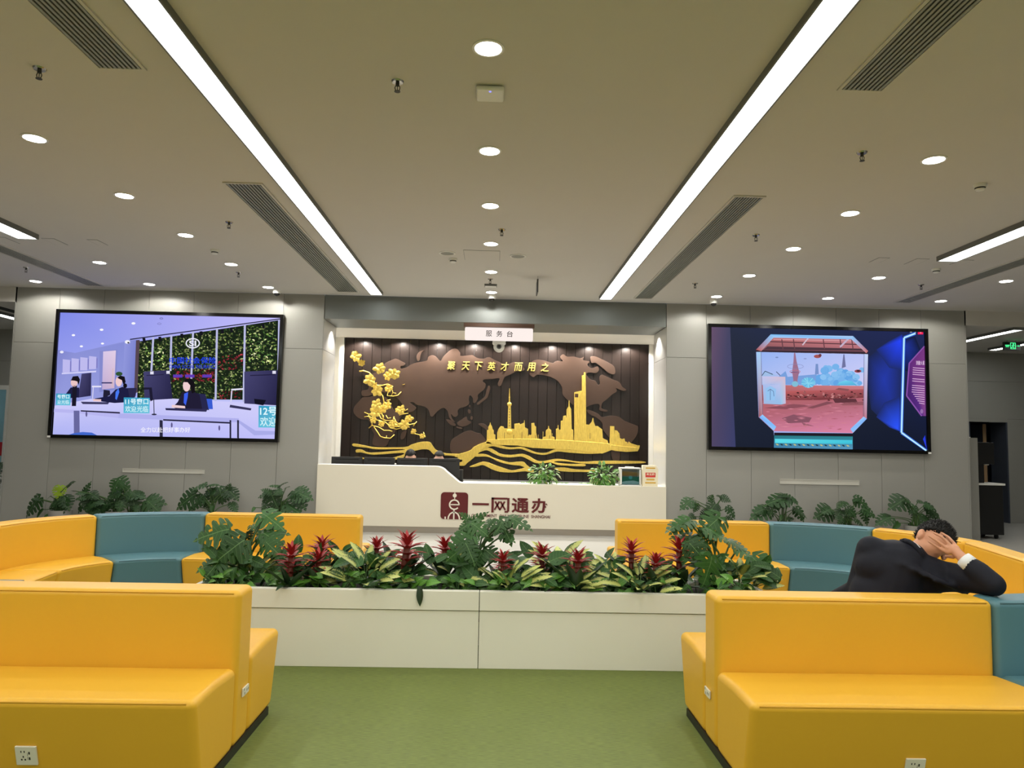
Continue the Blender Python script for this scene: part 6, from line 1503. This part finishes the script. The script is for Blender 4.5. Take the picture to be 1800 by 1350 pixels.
# plants in the passages, cut by the edges of the photo
def edge_plant(label, x, y, s, potmat, hz):
    t = thing('potted_monstera', label, 'plant', (x, y, 0), 'split-leaf plants in the passages')
    MB().lathe([(0.0, 0.0), (0.1, 0.0), (0.14, hz), (0.12, hz), (0.11, hz - .03), (0.0, hz - .03)], (x, y, 0), 18).build('pot', potmat, t, smooth=True, sharp=40)
    rnd = random.Random(77 + s)
    for k in range(11):
        a = 2 * math.pi * k / 11 + rnd.uniform(-.2, .2); r = rnd.uniform(.12, .32); h = hz + rnd.uniform(.12, .62)
        b = Vector((x + r * math.cos(a), y + r * math.sin(a), h))
        petiole(t, (x, y, hz - .03), b, 0.008)
        place(rnd.choice(LD), t, b, (math.cos(a), math.sin(a), -.35), (0, -.4, 1), rnd.uniform(.22, .32), 1.0)
edge_plant('split-leaf plant in a white pot at the left edge of the photo', -9.25, 13.6, 1, 'pot_white', 0.32)
edge_plant('split-leaf plant in the right passage cut by the photo edge', 11.75, 14.7, 2, 'pot_grey', 0.3)

# two bushy plants on the low counter
def counter_plant(label, px, i):
    c = at(px, 850, 12.2); x = c.x
    t = thing('counter_plant', label, 'plant', (x, 12.2, 0.815), 'bushy plants on the low counter')
    MB().lathe([(0.0, 0.0), (0.06, 0.0), (0.07, 0.06), (0.06, 0.06), (0.055, 0.05), (0.0, 0.05)], (x, 12.2, 0.815), 18).build('pot', 'pot_white', t, smooth=True, sharp=40)
    rnd = random.Random(900 + i)
    for k in range(190):
        th = rnd.uniform(0, 6.283); ph = math.acos(rnd.uniform(-0.85, 1)); r = rnd.uniform(.12, .24)
        d = Vector((math.sin(ph) * math.cos(th), math.sin(ph) * math.sin(th) * .8, math.cos(ph)))
        b = Vector((x, 12.17, 0.965)) + Vector((d.x * r, d.y * r * .8, d.z * r * .8))
        if b.z < 0.84: b.z = 0.84 + rnd.uniform(0, .03)
        dd = (d + Vector((rnd.uniform(-.4, .4), rnd.uniform(-.4, .4), rnd.uniform(-.7, .1)))).normalized()
        place(LHEART if rnd.random() < .8 else LVAR, t, b, dd, d + Vector((0, -.3, .6)), rnd.uniform(.06, .095), 1.0)
        if k % 6 == 0: petiole(t, (x, 12.2, .9), b, .004)
    for k in range(10):     # trailing shoots along the counter
        s = rnd.choice((-1, 1)) if i == 0 else -1
        b = Vector((x + s * rnd.uniform(.2, .4), 12.06 + rnd.uniform(-.03, .05), .835))
        place(LHEART, t, b, (s, rnd.uniform(-.5, .5), .3), (0, -.4, 1), rnd.uniform(.05, .08), .9)
    petiole(t, (x, 12.15, .9), (x + .38, 12.07, .83), .004)
    petiole(t, (x, 12.15, .9), (x - .38, 12.07, .83), .004)
counter_plant('bushy green plant on the low counter, the one right of centre', 955, 0)
counter_plant('bushy green plant on the low counter beside the acrylic box', 1062, 1)
# ------------------------------------------------------------------ people
def chain(mb, pts, rads, seg=10):
    for i, (p, r) in enumerate(zip(pts, rads)):
        mb.ball(p, r, seg, 8)
        if i + 1 < len(pts):
            a, b = Vector(p), Vector(pts[i + 1])
            if (b - a).length > 1e-4: mb.tube([a, b], [r, rads[i + 1]], seg)
    return mb
def fuse(mb, name, m, parent, voxel, smooth=6):
    """one continuous surface from overlapping volumes"""
    me = bpy.data.meshes.new(name); me.from_pydata([tuple(v) for v in mb.v], [], mb.f); me.update()
    o = bpy.data.objects.new(name, me); COL.objects.link(o)
    r = o.modifiers.new('remesh', 'REMESH'); r.mode = 'VOXEL'; r.voxel_size = voxel
    s = o.modifiers.new('smooth', 'SMOOTH'); s.iterations = smooth; s.factor = 0.5
    bpy.context.view_layer.update()
    nm = bpy.data.meshes.new_from_object(o.evaluated_get(bpy.context.evaluated_depsgraph_get()))
    bpy.data.objects.remove(o); bpy.data.meshes.remove(me)
    off = wloc(parent)
    for v in nm.vertices: v.co = v.co - off
    nm.polygons.foreach_set('use_smooth', [True] * len(nm.polygons))
    nm.materials.clear(); nm.materials.append(MATS[m]); nm.name = name
    ob = bpy.data.objects.new(name, nm); COL.objects.link(ob); ob.parent = parent
    return ob
def frame3(e1, e2):
    e1 = Vector(e1).normalized(); e2 = Vector(e2); e2 = (e2 - e1 * e2.dot(e1)).normalized(); e3 = e1.cross(e2) * -1
    return e1, e2, e3
def head_parts(mb, c, e1, e2, e3, k=1.0):
    """skull, jaw, nose, lips, ears; e1 to its right-hand side as seen from behind, e2 up, e3 facing"""
    R = Matrix((e1, e3, e2)).transposed()
    c = Vector(c)
    mb.ball(c + e2 * 0.02 * k - e3 * 0.012 * k, (0.076 * k, 0.094 * k, 0.096 * k), 20, 14, R)
    mb.ball(c - e2 * 0.035 * k + e3 * 0.02 * k, (0.064 * k, 0.072 * k, 0.085 * k), 16, 12, R)
    mb.ball(c - e2 * 0.095 * k + e3 * 0.055 * k, (0.03 * k, 0.026 * k, 0.024 * k), 12, 8, R)
    mb.ball(c - e2 * 0.02 * k + e3 * 0.093 * k, (0.014 * k, 0.02 * k, 0.026 * k), 10, 8, R)
    mb.ball(c - e2 * 0.065 * k + e3 * 0.083 * k, (0.024 * k, 0.012 * k, 0.008 * k), 10, 8, R)
    for s in (-1, 1):
        mb.ball(c + e1 * s * 0.084 * k - e2 * 0.012 * k - e3 * 0.012 * k, (0.016 * k, 0.018 * k, 0.034 * k), 10, 8, R)
def hair_shell(c, e1, e2, e3, k, keep, parent, name='hair', grow=1.06, thick=0.012, spikes=0):
    R = Matrix((e1, e3, e2)).transposed(); c = Vector(c)
    b = MB().ball((0, 0, 0), (0.078 * k * grow, 0.098 * k * grow, 0.1 * k * grow), 36, 26)
    cen = c + e2 * 0.02 * k - e3 * 0.012 * k
    ok = [keep(Vector(v) / (0.09 * k)) for v in b.v]
    rnd = random.Random(5)
    vs = [cen + R @ (Vector(v) * (1 + rnd.uniform(-.012, .022))) for v in b.v]
    m = MB().add(vs, [f for f in b.f if all(ok[i] for i in f)])
    if spikes:
        kept = [i for i in range(len(vs)) if ok[i]]
        for _ in range(spikes):
            q = vs[rnd.choice(kept)]; nrm_ = (q - cen).normalized(); t1 = nrm_.orthogonal().normalized(); t2 = nrm_.cross(t1)
            q = q + t1 * rnd.uniform(-.006, .006) + t2 * rnd.uniform(-.006, .006)
            tip = q + nrm_ * rnd.uniform(.008, .016) + (e2 * .4 + t1 * rnd.uniform(-.6, .6)) * .012
            m.add([q - nrm_ * .004 + t1 * .003, q - nrm_ * .004 - t1 * .0015 + t2 * .0026, q - nrm_ * .004 - t1 * .0015 - t2 * .0026, tip], [(0, 1, 3), (1, 2, 3), (2, 0, 3)])
    o = m.build(name, 'hair_black', parent, smooth=True)
    s = o.modifiers.new('thickness', 'SOLIDIFY'); s.thickness = thick; s.offset = -0.6
    return o

# the man asleep on his arm, seen from behind
man = thing('person', 'person in dark navy suit slumped over the front right bench, head in hand', 'person', (2.15, 4.05, 0.0))
e1, e2, e3 = frame3((0.74, 0.05, -0.62), (0.52, 0.42, 0.66))
if e3.y < 0: e3 = -e3
HC = at(1637, 955, 4.1)
C7 = at(1600, 974, 4.06); CH = at(1572, 1000, 4.1); WA = at(1555, 1052, 4.1); PE = Vector((2.08, 4.1, 0.52))
LS = at(1531, 966, 4.12); RS = at(1668, 1014, 4.0)
LE = at(1506, 1036, 4.2); LW = Vector((2.06, 4.42, 0.6))
RE = at(1747, 1028, 3.72); RW = at(1692, 981, 3.84)
KN = [Vector((1.98, 4.52, 0.5)), Vector((2.3, 4.52, 0.5))]; AN = [Vector((2.0, 4.58, 0.1)), Vector((2.3, 4.6, 0.1))]
HJ = [PE + Vector((-.09, 0, 0)), PE + Vector((.09, 0, 0))]
sk = MB()
head_parts(sk, HC, e1, e2, e3, 1.08)
chain(sk, [C7 + Vector((0, .02, -.03)), C7.lerp(HC, .55), HC - e2 * .04 - e3 * .02], [.06, .056, .056], 14)
chain(sk, [PE, WA, CH, C7], [.1, .09, .1, .06]); chain(sk, [LS, CH, RS], [.05, .08, .05])
chain(sk, [LS, LE, LW], [.045, .038, .026]); chain(sk, [RS, RE, RW], [.045, .038, .027])
for h_, k_, a_ in zip(HJ, KN, AN): chain(sk, [h_, k_, a_], [.07, .05, .035])
# right hand spread over the side of the head
def fing(tip, mid, base, Yt, Ym, Yb, r=.0085):
    chain(sk, [at(*base, Yb), at(*mid, Ym), at(*tip, Yt)], [r * 1.1, r, r * .82], 10)
fing((1655, 937), (1667, 944), (1679, 957), 3.965, 3.935, 3.9)
fing((1641, 936.5), (1656, 944), (1671, 959), 3.955, 3.925, 3.895)
fing((1633, 942), (1648, 951), (1664, 963), 3.955, 3.925, 3.895)
fing((1632, 951.5), (1646, 960), (1660, 968.5), 3.965, 3.935, 3.9, .008)
chain(sk, [at(1684, 972, 3.88), at(1676, 979, 3.9), at(1663, 978, 3.94)], [.014, .011, .0085])
chain(sk, [RW, at(1683, 972, 3.87), at(1670, 962, 3.9)], [.027, .026, .018])
chain(sk, [at(1680, 964, 3.885), at(1666, 970, 3.9)], [.02, .017])
# left hand resting in the lap
chain(sk, [LW, LW + Vector((.04, .05, -.01))], [.026, .026])
for k in range(4): chain(sk, [LW + Vector((.03 + .018 * k, .07, -.005)), LW + Vector((.04 + .018 * k, .11, -.02)), LW + Vector((.045 + .018 * k, .135, -.045))], [.0095, .009, .0075])
chain(sk, [LW + Vector((.02, .03, 0)), LW + Vector((-.01, .08, -.01))], [.013, .009])
fuse(sk, 'body', 'skin', man, .0055, 4)
hair_shell(HC, e1, e2, e3, 1.08, lambda v: v.z * .95 - v.y * .12 + .09 * math.sin(23 * v.x + 17 * v.y) > -0.1, man, 'hair', 1.03, .008, 1100)
jk = MB()
SR = Matrix((e1, Vector((0, 1, 0)), Vector((.2, 0, 1)))).transposed()
chain(jk, [PE + Vector((0, 0, -.02)), WA, CH], [.155, .165, .165], 18)
jk.ball(WA + Vector((-.06, 0, .0)), (.13, .13, .17), 18, 12); jk.ball(WA + Vector((.09, -.01, -.02)), (.13, .13, .15), 18, 12)
jk.ball(CH + Vector((-.08, 0, .01)), (.14, .125, .12), 18, 12); jk.ball(CH + Vector((.13, -.02, -.04)), (.14, .125, .12), 18, 12)
chain(jk, [LS, CH + Vector((0, 0, .03)), RS + Vector((-.03, 0, 0))], [.078, .115, .085], 16)
chain(jk, [C7 + Vector((0, .0, -.02)), CH], [.088, .14], 16)
chain(jk, [LS, LS.lerp(LE, .55), LE, LW.lerp(LE, .1)], [.078, .066, .058, .043], 14)
chain(jk, [RS, RS.lerp(RE, .5) + Vector((0, 0, .005)), RE, RE.lerp(RW, .5), RW.lerp(RE, .22)], [.082, .07, .058, .056, .044], 14)
rn = random.Random(3)
for k in range(7):          # folds at the elbow and over the back
    t_ = .25 + .1 * k; q = RS.lerp(RE, t_); jk.tube([q + Vector((-.03, -.05, .045)), q + Vector((.0, -.068, .0)), q + Vector((.03, -.05, -.05))], .011, 6)
for k in range(4):
    q = CH.lerp(RS, .25 + .2 * k); jk.tube([q + Vector((-.12, -.125, .06 - .02 * k)), q + Vector((-.02, -.135, .03 - .02 * k)), q + Vector((.08, -.1, -.02 - .02 * k))], .014, 6)
jk.ball(RS + Vector((.02, -.01, .02)), (.06, .07, .05), 12, 8)
fuse(jk, 'jacket', 'suit_navy', man, .011, 9)
# rolled jacket collar and shirt
cn = []
ax = (HC - C7).normalized(); u0 = ax.cross(Vector((0, 1, 0))).normalized(); u1 = ax.cross(u0)
for i in range(17):
    a = 2 * math.pi * i / 16; cn.append(C7 + ax * .002 + u0 * .078 * math.cos(a) + u1 * .074 * math.sin(a))
MB().tube(cn, .014, 8).build('jacket_collar', 'suit_navy', man, smooth=True)
MB().tube([p + ax * .02 + (C7 + ax * .018 - p) * .2 for p in cn], .008, 6).build('shirt_collar', 'shirt_white', man, smooth=True)
d = (RW - RE).normalized()
MB().tube([RW - d * .055, RW - d * .03, RW - d * .004, RW - d * .003], [.044, .043, .04, .03], 16).build('shirt_cuff', 'shirt_white', man, smooth=True)
tr = MB()
for h_, k_, a_ in zip(HJ, KN, AN): chain(tr, [h_ + Vector((0, 0, .0)), k_, a_ + Vector((0, 0, .01))], [.1, .075, .06], 14)
fuse(tr, 'trousers', 'suit_navy', man, .014, 4)
for a_ in AN:
    sh = MB(); sh.ball(a_ + Vector((0, .06, -.045)), (.045, .13, .045), 14, 10); sh.ball(a_ + Vector((0, -.01, -.03)), (.04, .05, .06), 12, 8)
    fuse(sh, 'shoe', 'shoe', man, .01, 3)

# two receptionists behind the monitors
def clerk(label, x, y, ztop, tilt, long_hair, lean):
    t = thing('person', label, 'person', (x, y, 0.0))
    HCc = Vector((x, y, ztop - .115)); a1, a2, a3 = frame3((1, 0, lean), (0, -math.sin(tilt), math.cos(tilt)))
    if a3.y > 0: a3 = -a3
    sh = HCc + Vector((0, .06, -.24)); pe = Vector((x, y + .1, .52))
    s = MB(); head_parts(s, HCc, a1, a2, a3, .95)
    chain(s, [sh, HCc + Vector((0, .02, -.06))], [.05, .05], 12); chain(s, [pe, sh + Vector((0, 0, -.15)), sh], [.1, .1, .05])
    for q in (-1, 1):
        S = sh + Vector((q * .17, 0, -.05)); E = S + Vector((q * .05, -.05, -.24)); W = E + Vector((-q * .06, -.2, -.005)); W.z = max(W.z, .8)
        chain(s, [sh, S, E, W], [.05, .045, .038, .026])
        chain(s, [W, W + Vector((0, -.05, 0))], [.026, .024])
        for k in range(4): chain(s, [W + Vector((-.027 + .018 * k, -.07, 0)), W + Vector((-.027 + .018 * k, -.105, -.006)), W + Vector((-.027 + .018 * k, -.125, -.016))], [.009, .008, .007], 8)
        chain(s, [W + Vector((-q * .02, -.03, 0)), W + Vector((-q * .045, -.065, -.004))], [.011, .008], 8)
        chain(s, [pe + Vector((q * .09, 0, 0)), Vector((x + q * .1, y - .32, .5)), Vector((x + q * .1, y - .3, .1))], [.07, .05, .035])
    fuse(s, 'body', 'skin_pale', t, .008, 4)
    for q in (-1, 1): MB().ball(HCc + a1 * q * .03 - a2 * .002 + a3 * .086, (.013, .006, .007), 10, 8).build('eye', 'eye_dark', t, smooth=True)
    j = MB()
    chain(j, [pe, sh + Vector((0, 0, -.16))], [.15, .15], 14)
    for q in (-1, 1):
        S = sh + Vector((q * .16, 0, -.06)); E = S + Vector((q * .06, -.05, -.23)); W = E + Vector((-q * .06, -.17, -.0)); W.z = max(W.z, .81)
        chain(j, [sh + Vector((0, 0, -.05)), S, E, W], [.075, .075, .055, .043], 12)
    fuse(j, 'jacket', 'suit_navy', t, .014, 4)
    l = MB()
    for q in (-1, 1): chain(l, [pe + Vector((q * .09, 0, 0)), Vector((x + q * .1, y - .32, .5)), Vector((x + q * .1, y - .3, .09))], [.1, .072, .055], 12)
    fuse(l, 'trousers', 'suit_navy', t, .016, 3)
    for q in (-1, 1): MB().ball((x + q * .1, y - .36, .05), (.045, .12, .045), 12, 8).build('shoe', 'shoe', t, smooth=True)
    hair_shell(HCc, a1, a2, a3, .95, (lambda v: v.z > .45 or v.y < .05) if long_hair else (lambda v: v.z > .5 or v.y < .2 and v.z > -.1), t, 'hair', 1.12, .02)
    c = thing('office_chair', 'dark office chair under the ' + ('right' if long_hair else 'left') + ' clerk behind the monitors', 'chair', (x, y + .1, 0))
    MB().box(x - .23, x + .23, y - .12, y + .33, .34, .4).build('seat', 'chair_grey', c, bevel=.02, seg=3)
    MB().box(x - .2, x + .2, y + .28, y + .34, .5, .88).build('backrest', 'chair_grey', c, bevel=.02, seg=3)
    MB().box(x - .03, x + .03, y + .3, y + .33, .38, .55).build('bracket', 'black', c)
    MB().tube([(x, y + .1, .05), (x, y + .1, .36)], .025, 10).build('column', 'steel', c)
    for k in range(5):
        a = 2 * math.pi * k / 5
        MB().tube([(x, y + .1, .08), (x + .26 * math.cos(a), y + .1 + .26 * math.sin(a), .05)], [.02, .014], 8).build('leg', 'black', c)
        MB().ball((x + .26 * math.cos(a), y + .1 + .26 * math.sin(a), .025), .024, 10, 8).build('castor', 'black', c, smooth=True)
clerk('person with dark hair bowed behind the third monitor at the reception desk', at(722, 795, 12.95).x, 12.95, at(722, 792, 12.95).z, .5, False, .05)
clerk('person with a pale face and long dark hair behind the fourth monitor', at(772, 797, 12.95).x, 12.95, at(772, 795, 12.95).z, .2, True, -.03)
